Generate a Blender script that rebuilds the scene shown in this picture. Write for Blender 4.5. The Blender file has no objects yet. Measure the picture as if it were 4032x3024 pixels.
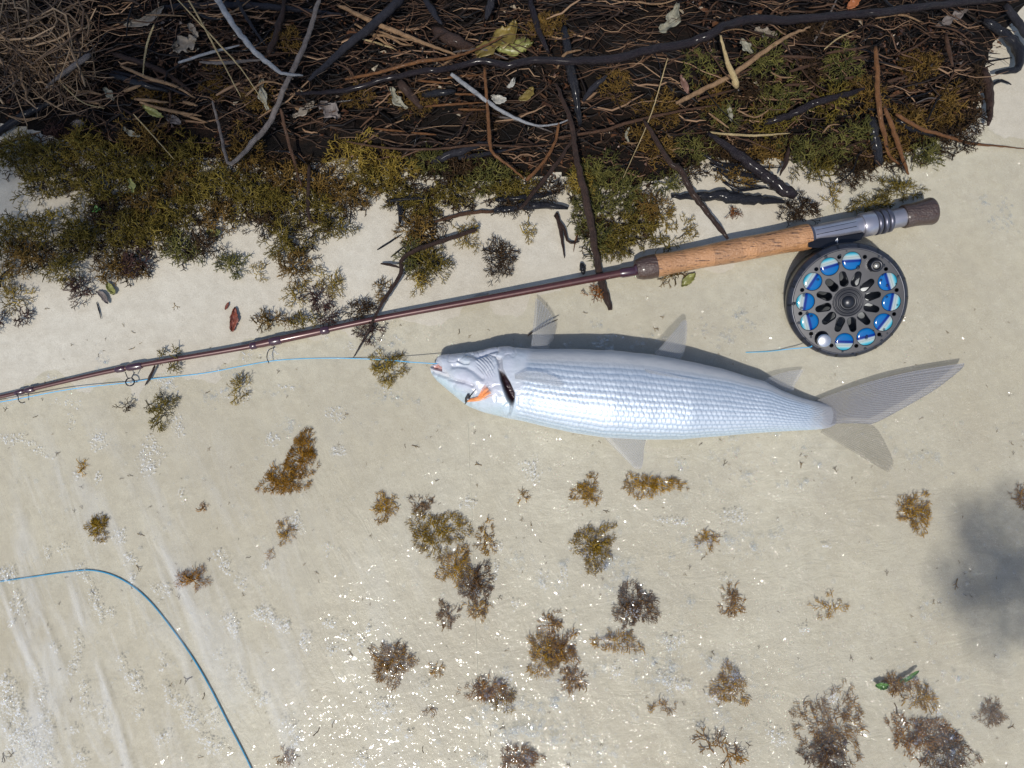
import bpy, math, random
import numpy as np
from mathutils import Vector, Matrix

R = math.radians
random.seed(7)
rng = np.random.default_rng(7)
sc = bpy.context.scene
COL = sc.collection

# ------------------------------------------------------------------ camera
PW, PH, FPX = 4032.0, 3024.0, 2912.0
TILT, DIST = R(9.0), 0.684
CAM = np.array([0.0, -DIST * math.sin(TILT), DIST * math.cos(TILT)])
FWD = np.array([0.0, math.sin(TILT), -math.cos(TILT)])
UPV = np.array([0.0, math.cos(TILT), math.sin(TILT)])
cd = bpy.data.cameras.new('camera')
cam = bpy.data.objects.new('camera', cd)
COL.objects.link(cam)
cam.location = CAM
cam.rotation_euler = (TILT, 0, 0)
cd.sensor_width = 36.0
cd.lens = 26.0
cd.clip_start, cd.clip_end = 0.01, 300.0
sc.camera = cam

# ------------------------------------------------------------------ light
SUN_EL = R(56.0)
SUN_AZ = np.array([-0.27, -0.963])          # horizontal direction towards the sun
world = bpy.data.worlds.new('World')
sc.world = world
world.use_nodes = True
wn = world.node_tree.nodes
sky = wn.new('ShaderNodeTexSky')
sky.sky_type = 'NISHITA'
sky.sun_disc = False
sky.sun_elevation = SUN_EL
sky.sun_rotation = math.atan2(SUN_AZ[0], SUN_AZ[1])
wn['Background'].inputs['Strength'].default_value = 0.15
world.node_tree.links.new(sky.outputs[0], wn['Background'].inputs['Color'])
sl = bpy.data.lights.new('sun', 'SUN')
sun = bpy.data.objects.new('sun', sl)
COL.objects.link(sun)
sl.energy, sl.angle, sl.color = 3.8, R(0.55), (1.0, 0.95, 0.87)
sd = Vector((SUN_AZ[0] * math.cos(SUN_EL), SUN_AZ[1] * math.cos(SUN_EL), math.sin(SUN_EL)))
sun.rotation_euler = sd.to_track_quat('Z', 'Y').to_euler()
sun.location = (-1, -2, 3)
sc.view_settings.view_transform = 'Standard'
sc.view_settings.look = 'None'
sc.view_settings.gamma = 1.0
sc.view_settings.use_curve_mapping = False
sc.view_settings.exposure = 0.07
sc.cycles.transparent_max_bounces = 40
sc.cycles.max_bounces = 16

# ------------------------------------------------------------------ helpers
KF = 4032.0 / 2212.0
def Fp(*pts): return [(x * KF, y * KF) for x, y in pts]
CROPS = {1: (0, 0, .6103), 2: (1340, 0, .6103), 3: (2680, 0, .6112), 4: (0, 1000, .6103), 5: (1340, 1000, .6103),
         6: (2680, 1000, .6112), 7: (0, 2000, .6173), 8: (1340, 2000, .6173), 9: (2680, 2000, .6174),
         'h': (1650, 1150, .3315), 'm': (2150, 1250, .3617), 'r': (3040, 930, .30137), 'g': (2450, 750, .5877),
         't': (2900, 1350, .42948), 'l': (0, 1400, .31646), 'u': (900, 0, .40687), 'a': (0, 0, .40687)}
def C(k, *pts):
    ox, oy, s = CROPS[k]
    return [(ox + x * s, oy + y * s) for x, y in pts]

def P(px, py, z=0.0):
    """world point at height z seen at photograph pixel (px, py)"""
    dx = (np.asarray(px, float) - PW / 2) / FPX
    dy = -(np.asarray(py, float) - PH / 2) / FPX
    z = np.asarray(z, float)
    d = FWD[None, :] + dx.reshape(-1, 1) * np.array([[1.0, 0, 0]]) + dy.reshape(-1, 1) * UPV[None, :]
    t = (z.reshape(-1) - CAM[2]) / d[:, 2]
    return CAM[None, :] + d * t[:, None]

def proj(V):
    d = V - CAM
    zc = d @ FWD
    return PW / 2 + FPX * d[:, 0] / zc, PH / 2 - FPX * (d @ UPV) / zc

def hash2(ix, iy, seed):
    n = (ix.astype(np.int64) * 374761393 + iy.astype(np.int64) * 668265263 + seed * 982451653) & 0x7fffffff
    n = ((n ^ (n >> 13)) * 1274126177) & 0x7fffffff
    return ((n ^ (n >> 16)) & 0xffff) / 65535.0

def vnoise(x, y, s=1.0, seed=0):
    x, y = np.asarray(x) * s, np.asarray(y) * s
    ix, iy = np.floor(x), np.floor(y)
    fx, fy = x - ix, y - iy
    fx, fy = fx * fx * (3 - 2 * fx), fy * fy * (3 - 2 * fy)
    a, b = hash2(ix, iy, seed), hash2(ix + 1, iy, seed)
    c, d = hash2(ix, iy + 1, seed), hash2(ix + 1, iy + 1, seed)
    return (a * (1 - fx) + b * fx) * (1 - fy) + (c * (1 - fx) + d * fx) * fy

def fbm(x, y, s=1.0, seed=0, o=3):
    return sum(vnoise(x, y, s * 2 ** i, seed + i) * .5 ** i for i in range(o)) / (2 - .5 ** (o - 1))

def sstep(a, b, x):
    t = np.clip((x - a) / (b - a), 0, 1)
    return t * t * (3 - 2 * t)

def seg_dist(px, py, poly, closed=False):
    """distance to polyline and signed side of nearest segment"""
    best = np.full(np.shape(px), 1e9)
    pts = list(poly) + ([poly[0]] if closed else [])
    for (x0, y0), (x1, y1) in zip(pts[:-1], pts[1:]):
        dx, dy = x1 - x0, y1 - y0
        L = dx * dx + dy * dy + 1e-12
        t = np.clip(((px - x0) * dx + (py - y0) * dy) / L, 0, 1)
        best = np.minimum(best, (px - x0 - t * dx) ** 2 + (py - y0 - t * dy) ** 2)
    return np.sqrt(best)

def in_poly(px, py, poly):
    ins = np.zeros(np.shape(px), bool)
    n = len(poly)
    for i in range(n):
        x0, y0 = poly[i]
        x1, y1 = poly[(i + 1) % n]
        if y0 == y1: continue
        c = ((y0 > py) != (y1 > py)) & (px < (x1 - x0) * (py - y0) / (y1 - y0) + x0)
        ins ^= c
    return ins

def sdist(px, py, poly):
    d = seg_dist(px, py, poly, True)
    return np.where(in_poly(px, py, poly), d, -d)

def tag(o, label=None, cat=None, group=None, kind=None):
    if label: o['label'] = label
    if cat: o['category'] = cat
    if group: o['group'] = group
    if kind: o['kind'] = kind
    return o

def thing(name, label, cat, loc=(0, 0, 0), group=None):
    o = bpy.data.objects.new(name, None)
    COL.objects.link(o)
    o.location = loc
    o.empty_display_size = 0.01
    return tag(o, label, cat, group)

def make_mesh(name, V, F, mat, smooth=True, attrs=None):
    me = bpy.data.meshes.new(name)
    V = np.ascontiguousarray(V, np.float32)
    Fs = F if isinstance(F, list) else [F]
    Fs = [np.asarray(f, np.int32) for f in Fs if len(f)]
    me.vertices.add(len(V))
    me.vertices.foreach_set('co', V.ravel())
    nl = sum(f.size for f in Fs)
    npoly = sum(len(f) for f in Fs)
    me.loops.add(nl)
    me.loops.foreach_set('vertex_index', np.concatenate([f.ravel() for f in Fs]))
    me.polygons.add(npoly)
    tot = np.concatenate([np.full(len(f), f.shape[1], np.int32) for f in Fs])
    st = np.concatenate([[0], np.cumsum(tot)[:-1]]).astype(np.int32)
    me.polygons.foreach_set('loop_start', st)
    me.polygons.foreach_set('loop_total', tot)
    me.polygons.foreach_set('use_smooth', np.full(npoly, smooth, bool))
    if attrs:
        for k, a in attrs.items():
            a = np.asarray(a, np.float32)
            if a.ndim == 2:
                at = me.attributes.new(k, 'FLOAT_COLOR', 'POINT')
                if a.shape[1] == 3: a = np.hstack([a, np.ones((len(a), 1), np.float32)])
                at.data.foreach_set('color', np.ascontiguousarray(a).ravel())
            else:
                at = me.attributes.new(k, 'FLOAT', 'POINT')
                at.data.foreach_set('value', a)
    me.update(calc_edges=True)
    me.validate()
    if mat: me.materials.append(mat)
    return me

def obj(name, V, F, mat, parent=None, smooth=True, attrs=None, center=True):
    """world-space vertices -> one mesh object; origin at its base (top-level) or at the parent's"""
    V = np.asarray(V, float)
    if parent is not None:
        org = np.array(parent.matrix_world.translation) if parent.type == 'EMPTY' else np.array(parent['_org'])
    elif center:
        org = np.array([V[:, 0].mean(), V[:, 1].mean(), V[:, 2].min()])
    else:
        org = np.zeros(3)
    o = bpy.data.objects.new(name, make_mesh(name, V - org, F, mat, smooth, attrs))
    COL.objects.link(o)
    if parent is not None:
        o.parent = parent
    else:
        o.location = org
    return o

def thing_at(name, label, cat, loc, group=None):
    o = thing(name, label, cat, loc, group)
    o.matrix_world = Matrix.Translation(Vector(loc))
    return o

def join(parts):
    Vs, Fs, off = [], {}, 0
    for V, F in parts:
        Vs.append(V)
        for f in (F if isinstance(F, list) else [F]):
            f = np.asarray(f)
            if len(f): Fs.setdefault(f.shape[1], []).append(f + off)
        off += len(V)
    return np.vstack(Vs), [np.vstack(v) for v in Fs.values()]

def smooth_path(pts, n):
    pts = np.asarray(pts, float)
    if len(pts) == 2:
        t = np.linspace(0, 1, n)[:, None]
        return pts[0] * (1 - t) + pts[1] * t
    p = np.vstack([2 * pts[0] - pts[1], pts, 2 * pts[-1] - pts[-2]])
    L = np.concatenate([[0], np.cumsum(np.linalg.norm(np.diff(pts, axis=0), axis=1))])
    u = np.interp(np.linspace(0, L[-1], n), L, np.arange(len(pts)))
    i = np.minimum(u.astype(int), len(pts) - 2)
    t = (u - i)[:, None]
    a, b, c, d = p[i], p[i + 1], p[i + 2], p[i + 3]
    return .5 * (2 * b + (c - a) * t + (2 * a - 5 * b + 4 * c - d) * t ** 2 + (3 * b - a - 3 * c + d) * t ** 3)

def tubes(paths, radii, ns=3, caps=False, flat=1.0, rough=0.0):
    """paths (N,K,3), radii (N,K)"""
    paths = np.asarray(paths, float)
    N, K, _ = paths.shape
    radii = np.broadcast_to(np.asarray(radii, float), (N, K))
    T = np.gradient(paths, axis=1)
    T /= np.linalg.norm(T, axis=2, keepdims=True) + 1e-12
    ref = np.array([0.05, 0.09, 1.0])
    n1 = np.cross(T, ref)
    n1 /= np.linalg.norm(n1, axis=2, keepdims=True) + 1e-9
    n2 = np.cross(n1, T)
    a = np.arange(ns) * 2 * math.pi / ns
    rr = radii[:, :, None]
    if rough: rr = rr * (1 + rough * (rng.random((N, K, ns)) - .5))
    else: rr = np.broadcast_to(rr, (N, K, ns))
    V = paths[:, :, None, :] + rr[..., None] * (np.cos(a)[None, None, :, None] * n1[:, :, None, :] +
                                                flat * np.sin(a)[None, None, :, None] * n2[:, :, None, :])
    idx = np.arange(N * K * ns).reshape(N, K, ns)
    A = idx[:, :-1, :]
    B = idx[:, 1:, :]
    F = np.stack([A, np.roll(A, -1, 2), np.roll(B, -1, 2), B], -1).reshape(-1, 4)
    out = [F]
    if caps:
        out.append(np.vstack([idx[:, 0, ::-1], idx[:, -1, :]])) if ns != 4 else out.__setitem__(0, np.vstack([F, idx[:, 0, ::-1], idx[:, -1, :]]))
    return V.reshape(-1, 3), out

def lathe(profile, n=48, axis=None):
    """profile list of (r, z) -> V,F round z"""
    p = np.array(profile, float)
    a = np.arange(n) * 2 * math.pi / n
    V = np.stack([p[:, None, 0] * np.cos(a), p[:, None, 0] * np.sin(a), np.repeat(p[:, 1:2], n, 1)], -1)
    idx = np.arange(len(p) * n).reshape(len(p), n)
    A, B = idx[:-1], idx[1:]
    F = np.stack([A, np.roll(A, -1, 1), np.roll(B, -1, 1), B], -1).reshape(-1, 4)
    return V.reshape(-1, 3), [F]

# ------------------------------------------------------------------ materials
class NT:
    def __init__(s, name):
        s.m = bpy.data.materials.new(name)
        s.m.use_nodes = True
        s.t = s.m.node_tree
        s.n, s.l = s.t.nodes, s.t.links
        s.out = s.n['Material Output']
        s.bsdf = s.n['Principled BSDF']
    def node(s, kind, **kw):
        nd = s.n.new(kind)
        for k, v in kw.items():
            if k.startswith('_'): setattr(nd, k[1:], v)
            else:
                key = k.replace('__', ' ')
                if hasattr(v, 'is_output') or isinstance(v, bpy.types.NodeSocket): s.l.new(v, nd.inputs[key])
                else: nd.inputs[key].default_value = v
        return nd
    def set(s, **kw):
        for k, v in kw.items():
            key = k.replace('__', ' ')
            if isinstance(v, bpy.types.NodeSocket): s.l.new(v, s.bsdf.inputs[key])
            else: s.bsdf.inputs[key].default_value = v
    def co(s): return s.node('ShaderNodeTexCoord').outputs['Object']
    def geo(s): return s.node('ShaderNodeNewGeometry').outputs['Position']
    def noise(s, scale, vec=None, detail=3.0, rough=.55, dist=0.0):
        nd = s.node('ShaderNodeTexNoise', Scale=scale, Detail=detail, Roughness=rough, Distortion=dist)
        if vec is not None: s.l.new(vec, nd.inputs['Vector'])
        return nd.outputs['Fac']
    def aniso(s, vec, deg, scale):
        a = s.node('ShaderNodeMapping')
        a.inputs['Rotation'].default_value = (0, 0, R(deg))
        s.l.new(vec, a.inputs['Vector'])
        b = s.node('ShaderNodeMapping')
        b.inputs['Scale'].default_value = scale
        s.l.new(a.outputs[0], b.inputs['Vector'])
        return b.outputs[0]
    def ramp(s, fac, stops):
        nd = s.node('ShaderNodeValToRGB')
        s.l.new(fac, nd.inputs['Fac'])
        e = nd.color_ramp.elements
        while len(e) < len(stops): e.new(.5)
        for el, (p, c) in zip(e, stops):
            el.position = p
            el.color = (*c, 1) if len(c) == 3 else c
        return nd.outputs['Color']
    def mix(s, fac, a, b, mode='MIX'):
        nd = s.n.new('ShaderNodeMix')
        nd.data_type = 'RGBA'
        nd.blend_type = mode
        for i, v in ((0, fac), (6, a), (7, b)):
            if isinstance(v, bpy.types.NodeSocket): s.l.new(v, nd.inputs[i])
            else: nd.inputs[i].default_value = v if i == 0 else (*v, 1)
        return nd.outputs[2]
    def math(s, op, a, b=0.0):
        nd = s.n.new('ShaderNodeMath')
        nd.operation = op
        for i, v in ((0, a), (1, b)):
            if isinstance(v, bpy.types.NodeSocket): s.l.new(v, nd.inputs[i])
            else: nd.inputs[i].default_value = v
        return nd.outputs[0]
    def bump(s, h, dist, strength=1.0, normal=None):
        nd = s.node('ShaderNodeBump', Strength=strength, Distance=dist, Height=h)
        if normal is not None: s.l.new(normal, nd.inputs['Normal'])
        return nd.outputs['Normal']
    def attr(s, name, what='Fac'):
        nd = s.n.new('ShaderNodeAttribute')
        nd.attribute_name = name
        return nd.outputs[what]

def m_simple(name, base, rough=.5, metal=0.0, var=.25, scale=120, bump=0.0, coat=0.0, stretch=None, spec=.5):
    t = NT(name)
    co = t.co()
    if stretch:
        mp = t.node('ShaderNodeMapping')
        mp.inputs['Scale'].default_value = stretch
        t.l.new(co, mp.inputs['Vector'])
        co = mp.outputs['Vector']
    n = t.noise(scale, co, 4)
    c = t.ramp(n, [(.3, tuple(b * (1 - var) for b in base)), (.7, tuple(min(1, b * (1 + var)) for b in base))])
    t.set(Base__Color=c, Roughness=rough, Metallic=metal, Coat__Weight=coat, Coat__Roughness=.15, Specular__IOR__Level=spec)
    if bump: t.set(Normal=t.bump(t.noise(scale * 2.2, co, 3), bump))
    return t.m

def m_sand():
    t = NT('wet_sand')
    g = t.geo()
    grain = t.noise(1500, g, 2, .7)
    mid = t.noise(90, g, 4, .6)
    big = t.noise(5.5, g, 3, .5)
    c = t.ramp(big, [(.35, (.415, .375, .296)), (.65, (.485, .452, .375))])
    c = t.mix(t.math('MULTIPLY', t.ramp(mid, [(.38, (0, 0, 0)), (.68, (1, 1, 1))]), .42), c, (.33, .295, .23))
    c = t.mix(t.ramp(grain, [(.32, (.55, .55, .55)), (.46, (0, 0, 0))]), c, (.25, .21, .155))
    c = t.mix(t.ramp(grain, [(.60, (0, 0, 0)), (.74, (.6, .6, .6))]), c, (.64, .61, .54))
    mpv = t.aniso(g, 63, (16, 60, 16))
    rip = t.noise(1.0, mpv, 4, .6, 1.4)
    mp2v = t.aniso(g, -10, (24, 60, 24))
    rip2 = t.noise(1.0, mp2v, 4, .6, 2.0)
    sx = t.node('ShaderNodeSeparateXYZ', Vector=g)
    lf = t.node('ShaderNodeMapRange')
    lf.inputs['From Min'].default_value, lf.inputs['From Max'].default_value = -.15, .15
    t.l.new(sx.outputs[0], lf.inputs['Value'])
    wet_ = t.node('ShaderNodeMapRange')
    wet_.inputs['From Min'].default_value, wet_.inputs['From Max'].default_value = .10, -.10
    t.l.new(sx.outputs[1], wet_.inputs['Value'])
    rp = t.mix(lf.outputs[0], rip, rip2)
    rp = t.math('MULTIPLY', t.math('MULTIPLY', rp, wet_.outputs[0]), 3.0)
    c = t.mix(t.math('MULTIPLY', t.ramp(t.mix(lf.outputs[0], rip, rip2), [(.40, (0, 0, 0)), (.62, (1, 1, 1))]), .16), c, (.36, .325, .26))
    h0 = t.math('ADD', t.math('ADD', t.math('MULTIPLY', grain, .35), t.math('MULTIPLY', t.noise(220, g, 3), 1.0)), t.math('MULTIPLY', mid, 1.6))
    h = t.math('ADD', h0, rp)
    t.set(Base__Color=c, Roughness=.42, Specular__IOR__Level=.35, Normal=t.bump(h, .00035, .8))
    return t.m

def m_water():
    t = NT('sea_water')
    g = t.geo()
    mask = t.ramp(t.noise(9, g, 3, .6), [(.42, (.45, .45, .45)), (.66, (1, 1, 1))])
    sx = t.node('ShaderNodeSeparateXYZ', Vector=g)
    mr = t.node('ShaderNodeMapRange')
    mr.inputs['From Min'].default_value, mr.inputs['From Max'].default_value = -.3, .35
    mr.inputs['To Min'].default_value, mr.inputs['To Max'].default_value = .6, 3.2
    t.l.new(sx.outputs[0], mr.inputs['Value'])
    mask = t.math('MULTIPLY', mask, mr.outputs[0])
    h = t.math('ADD', t.math('MULTIPLY', t.noise(60, g, 2, .5, .6), 1.5), t.math('MULTIPLY', t.noise(210, g, 2, .5, .4), .62))
    nb = t.node('ShaderNodeBump', Distance=.0019, Height=h)
    t.l.new(mask, nb.inputs['Strength'])
    gl = t.node('ShaderNodeBsdfGlossy', Roughness=.045, Color=(1, 1, 1, 1), Normal=nb.outputs['Normal'])
    tr = t.node('ShaderNodeBsdfTransparent', Color=(.955, .972, .968, 1))
    silt = t.node('ShaderNodeBsdfDiffuse', Color=(.54, .515, .46, 1))
    m0 = t.node('ShaderNodeMixShader')
    mpv = t.aniso(g, 62, (9, 42, 9))
    stk = t.noise(1.0, mpv, 4, .6, .5)
    t.l.new(t.ramp(t.math('ADD', t.math('MULTIPLY', t.noise(14, g, 4, .6), .5), t.math('MULTIPLY', stk, .5)), [(.42, (.0, .0, .0)), (.66, (.09, .09, .09))]), m0.inputs[0])
    t.l.new(tr.outputs[0], m0.inputs[1])
    t.l.new(silt.outputs[0], m0.inputs[2])
    film = t.node('ShaderNodeBsdfDiffuse', Color=(.80, .82, .84, 1))
    mp3v = t.aniso(g, 66, (7, 40, 7))
    fs = t.ramp(t.noise(1.0, mp3v, 5, .62, .5), [(.48, (0, 0, 0)), (.72, (.30, .30, .30))])
    mr2 = t.node('ShaderNodeMapRange')
    mr2.inputs['From Min'].default_value, mr2.inputs['From Max'].default_value = -.02, -.34
    t.l.new(sx.outputs[0], mr2.inputs['Value'])
    mr3 = t.node('ShaderNodeMapRange')
    mr3.inputs['From Min'].default_value, mr3.inputs['From Max'].default_value = .0, -.18
    t.l.new(sx.outputs[1], mr3.inputs['Value'])
    m9 = t.node('ShaderNodeMixShader')
    t.l.new(t.math('MULTIPLY', fs, t.math('MULTIPLY', mr2.outputs[0], mr3.outputs[0])), m9.inputs[0])
    t.l.new(m0.outputs[0], m9.inputs[1])
    t.l.new(film.outputs[0], m9.inputs[2])
    m0 = m9
    fr = t.node('ShaderNodeFresnel', IOR=1.34)
    mx = t.node('ShaderNodeMixShader')
    t.l.new(t.math('MULTIPLY', fr.outputs[0], 1.5), mx.inputs[0])
    t.l.new(m0.outputs[0], mx.inputs[1])
    t.l.new(gl.outputs[0], mx.inputs[2])
    t.l.new(mx.outputs[0], t.out.inputs['Surface'])
    return t.m

def m_bubble(name, white):
    t = NT(name)
    lw = t.node('ShaderNodeLayerWeight', Blend=.35)
    gl = t.node('ShaderNodeBsdfGlossy', Roughness=.03, Color=(1, 1, 1, 1))
    tr = t.node('ShaderNodeBsdfTransparent', Color=(.985, .99, .99, 1))
    base = tr.outputs[0]
    if white:
        di = t.node('ShaderNodeBsdfDiffuse', Color=(.93, .94, .96, 1))
        tl = t.node('ShaderNodeBsdfTranslucent', Color=(.93, .94, .96, 1))
        dm = t.node('ShaderNodeMixShader', Fac=.5)
        t.l.new(di.outputs[0], dm.inputs[1])
        t.l.new(tl.outputs[0], dm.inputs[2])
        m1 = t.node('ShaderNodeMixShader')
        t.l.new(t.math('MINIMUM', t.math('ADD', t.math('MULTIPLY', lw.outputs['Facing'], white), white * .6), 1.0), m1.inputs[0])
        t.l.new(base, m1.inputs[1])
        t.l.new(dm.outputs[0], m1.inputs[2])
        base = m1.outputs[0]
    m2 = t.node('ShaderNodeMixShader')
    t.l.new(t.math('ADD', t.math('MULTIPLY', t.math('POWER', lw.outputs['Facing'], 4.0), .35), .07), m2.inputs[0])
    t.l.new(base, m2.inputs[1])
    t.l.new(gl.outputs[0], m2.inputs[2])
    t.l.new(m2.outputs[0], t.out.inputs['Surface'])
    return t.m

def m_weed(name, c0, c1, rough=.38, tl=.42):
    tlw = tl
    t = NT(name)
    v = t.attr('rnd')
    c = t.ramp(v, [(.05, c0), (.95, c1)])
    c = t.mix(t.math('MULTIPLY', t.noise(300, t.geo(), 2), .3), c, tuple(x * .45 for x in c0))
    t.set(Base__Color=c, Roughness=rough, Specular__IOR__Level=.2)
    tl = t.node('ShaderNodeBsdfTranslucent', Color=c)
    mx = t.node('ShaderNodeMixShader', Fac=tlw)
    t.l.new(t.bsdf.outputs[0], mx.inputs[1])
    t.l.new(tl.outputs[0], mx.inputs[2])
    t.l.new(mx.outputs[0], t.out.inputs['Surface'])
    return t.m

WEED = {'golden': m_weed('golden_seaweed', (.19, .125, .022), (.48, .35, .075)),
        'olive': m_weed('olive_seaweed', (.075, .056, .010), (.31, .235, .048)),
        'green': m_weed('green_seaweed', (.06, .065, .02), (.26, .235, .065)),
        'brown': m_weed('brown_seaweed', (.085, .050, .014), (.33, .20, .05)),
        'dark': m_weed('dark_seaweed', (.022, .014, .009), (.11, .065, .030)),
        'purple': m_weed('purple_seaweed', (.045, .024, .022), (.14, .075, .06)),
        'wgolden': m_weed('drowned_golden_seaweed', (.42, .24, .018), (.80, .52, .06), tl=.6), 'wolive': m_weed('drowned_olive_seaweed', (.30, .19, .016), (.66, .45, .055), tl=.6),
        'wbrown': m_weed('drowned_brown_seaweed', (.32, .165, .022), (.66, .38, .06), tl=.6), 'wdark': m_weed('drowned_dark_seaweed', (.10, .045, .014), (.36, .19, .05), tl=.5),
        'wpurple': m_weed('drowned_purple_seaweed', (.24, .14, .06), (.48, .30, .14), tl=.5), 'worange': m_weed('drowned_rusty_seaweed', (.32, .15, .03), (.60, .32, .07), tl=.5),
        'orange': m_weed('rusty_seaweed', (.14, .05, .014), (.42, .17, .045))}

def m_wood(name, a, b, rough=.45, coat=.3):
    t = NT(name)
    v = t.attr('u')
    n = t.noise(160, t.co(), 5, .65)
    n2 = t.node('ShaderNodeTexNoise', Scale=9.0, Detail=5.0)
    cmb = t.node('ShaderNodeCombineXYZ')
    t.l.new(t.math('MULTIPLY', v, 4), cmb.inputs[0])
    t.l.new(t.math('MULTIPLY', t.attr('w'), 3.5), cmb.inputs[1])
    t.l.new(cmb.outputs[0], n2.inputs['Vector'])
    f = t.math('ADD', t.math('MULTIPLY', n, .5), t.math('MULTIPLY', n2.outputs['Fac'], .5))
    c = t.ramp(f, [(.34, a), (.62, b)])
    t.set(Base__Color=c, Roughness=rough, Specular__IOR__Level=.22, Coat__Weight=coat * .6, Coat__Roughness=.15, Normal=t.bump(t.math('ADD', n2.outputs['Fac'], t.math('MULTIPLY', n, .6)), .0018, .8))
    return t.m

WOOD = {'black': m_wood('wet_black_wood', (.003, .003, .0045), (.012, .012, .016), .36, .3),
        'slate': m_wood('slate_grey_wood', (.006, .006, .009), (.022, .021, .027), .55, .05),
        'purple': m_wood('wet_purple_root', (.004, .003, .004), (.016, .010, .012), .38, .3),
        'brown': m_wood('brown_twig', (.028, .015, .009), (.10, .052, .030), .55, .05),
        'dkbrown': m_wood('dark_brown_stick', (.010, .006, .005), (.048, .026, .018), .5, .1),
        'tan': m_wood('tan_reed', (.11, .062, .030), (.32, .20, .11), .55, .05),
        'orange': m_wood('orange_brown_stem', (.060, .025, .010), (.19, .085, .032), .5, .08),
        'bleach': m_wood('bleached_driftwood', (.11, .115, .125), (.34, .34, .345), .65, .0),
        'grey': m_wood('weathered_grey_stick', (.05, .041, .037), (.185, .16, .148), .65, .0),
        'straw': m_wood('dry_straw', (.24, .17, .075), (.50, .39, .21), .6, .0)}

M_SAND, M_WATER = m_sand(), m_water()
M_FOAM, M_BUB = m_bubble('foam_bubbles', .55), m_bubble('clear_bubbles', 0)

def m_fibre():
    t = NT('plant_fibres')
    c = t.ramp(t.attr('rnd'), [(0, (.003, .003, .0035)), (.40, (.008, .005, .004)), (.66, (.026, .014, .008)), (.85, (.09, .048, .027)), (1, (.30, .19, .11))])
    t.set(Base__Color=c, Roughness=.55, Specular__IOR__Level=.25)
    return t.m
M_FIBRE = m_fibre()

def m_mat():
    t = NT('rotting_plant_mat')
    g = t.geo()
    c = t.ramp(t.noise(60, g, 5, .7), [(.3, (.0015, .0012, .001)), (.55, (.006, .004, .003)), (.8, (.022, .011, .006))])
    t.set(Base__Color=c, Roughness=.75, Specular__IOR__Level=.15, Normal=t.bump(t.noise(240, g, 5, .7), .003))
    return t.m
M_MAT = m_mat()

# ------------------------------------------------------------------ terrain functions
_sh = np.array([(-900, 1700), (-400, 1640), (0, 1545), (140, 1478), (270, 1492), (620, 1470), (1000, 1330), (1400, 1300), (1800, 1170),
                (2300, 1100), (2700, 1080), (3100, 860), (3500, 640), (3800, 520), (4100, 430), (4700, 250)], float)
_shw = P(_sh[:, 0], _sh[:, 1], 0.0)
def yshore(x): return np.interp(x, _shw[:, 0], _shw[:, 1])

def sand_h(x, y):
    x, y = np.asarray(x, float), np.asarray(y, float)
    s = y - yshore(x)
    h = np.where(s > 0, .030 * s, .016 * s)
    h = np.where(s < -.6, -.0096 + .05 * (s + .6), h)
    h = np.clip(h, -2.5, 2.5)
    near = np.exp(-(x * x + y * y) / 2.0)
    h = h + near * (.0016 * (fbm(x, y, 14, 3) - .5) + .0007 * (fbm(x + .4 * y, y * .5, 60, 9) - .5))
    return h

MOUND = Fp((-420, -420), (-420, 220), (-60, 275), (60, 285), (150, 318), (330, 345), (500, 355), (650, 372), (780, 345), (900, 372), (1050, 400),
           (1200, 385), (1330, 415), (1440, 390), (1540, 345), (1700, 345), (1850, 365), (2000, 320), (2100, 275), (2130, 130),
           (2200, 20), (2400, -80), (2640, -160), (2640, -420))
_mw = P([p[0] for p in MOUND], [p[1] for p in MOUND], 0.0)
MOUNDW = [(a, b) for a, b, _ in _mw]
def mound_h(x, y):
    x, y = np.asarray(x, float), np.asarray(y, float)
    d = sdist(x, y, MOUNDW) + .025 * (fbm(x, y, 18, 40) - .5)
    h = .032 * sstep(-.004, .11, d) + .010 * sstep(.10, .25, d)
    return h + sstep(0, .02, d) * (.034 * (fbm(x, y, 16, 50) - .5) + .014 * (fbm(x, y, 55, 60) - .5)) - .004 * (d < 0) * 1.0

def surf(x, y):
    s = sand_h(x, y)
    return np.maximum(s, s + mound_h(x, y))

def PS(px, py, lift=0.0, fn=surf):
    """pixel -> point resting on the surface (iterated)"""
    px, py = np.atleast_1d(np.asarray(px, float)), np.atleast_1d(np.asarray(py, float))
    z = np.zeros(len(px))
    for _ in range(5):
        w = P(px, py, z)
        z = fn(w[:, 0], w[:, 1]) + lift
    return P(px, py, z)

def axis_grid(lo, hi, step, far, n):
    core = np.arange(lo, hi + step / 2, step)
    g = np.geomspace(step, far, n)
    return np.concatenate([lo - g[::-1], core, hi + g])

def grid_mesh(xs, ys):
    X, Y = np.meshgrid(xs, ys)
    nx, ny = len(xs), len(ys)
    i = np.arange(nx * ny).reshape(ny, nx)
    F = np.stack([i[:-1, :-1], i[:-1, 1:], i[1:, 1:], i[1:, :-1]], -1).reshape(-1, 4)
    return X.ravel(), Y.ravel(), F

# ------------------------------------------------------------------ sand and water
gx, gy, gF = grid_mesh(axis_grid(-.75, .75, .005, 60, 32), axis_grid(-.6, .7, .005, 60, 32))
sand = obj('sand_beach', np.stack([gx, gy, sand_h(gx, gy)], 1), gF, M_SAND, center=False)
tag(sand, 'pale cream wet sand sloping down into the water', kind='structure')

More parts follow.
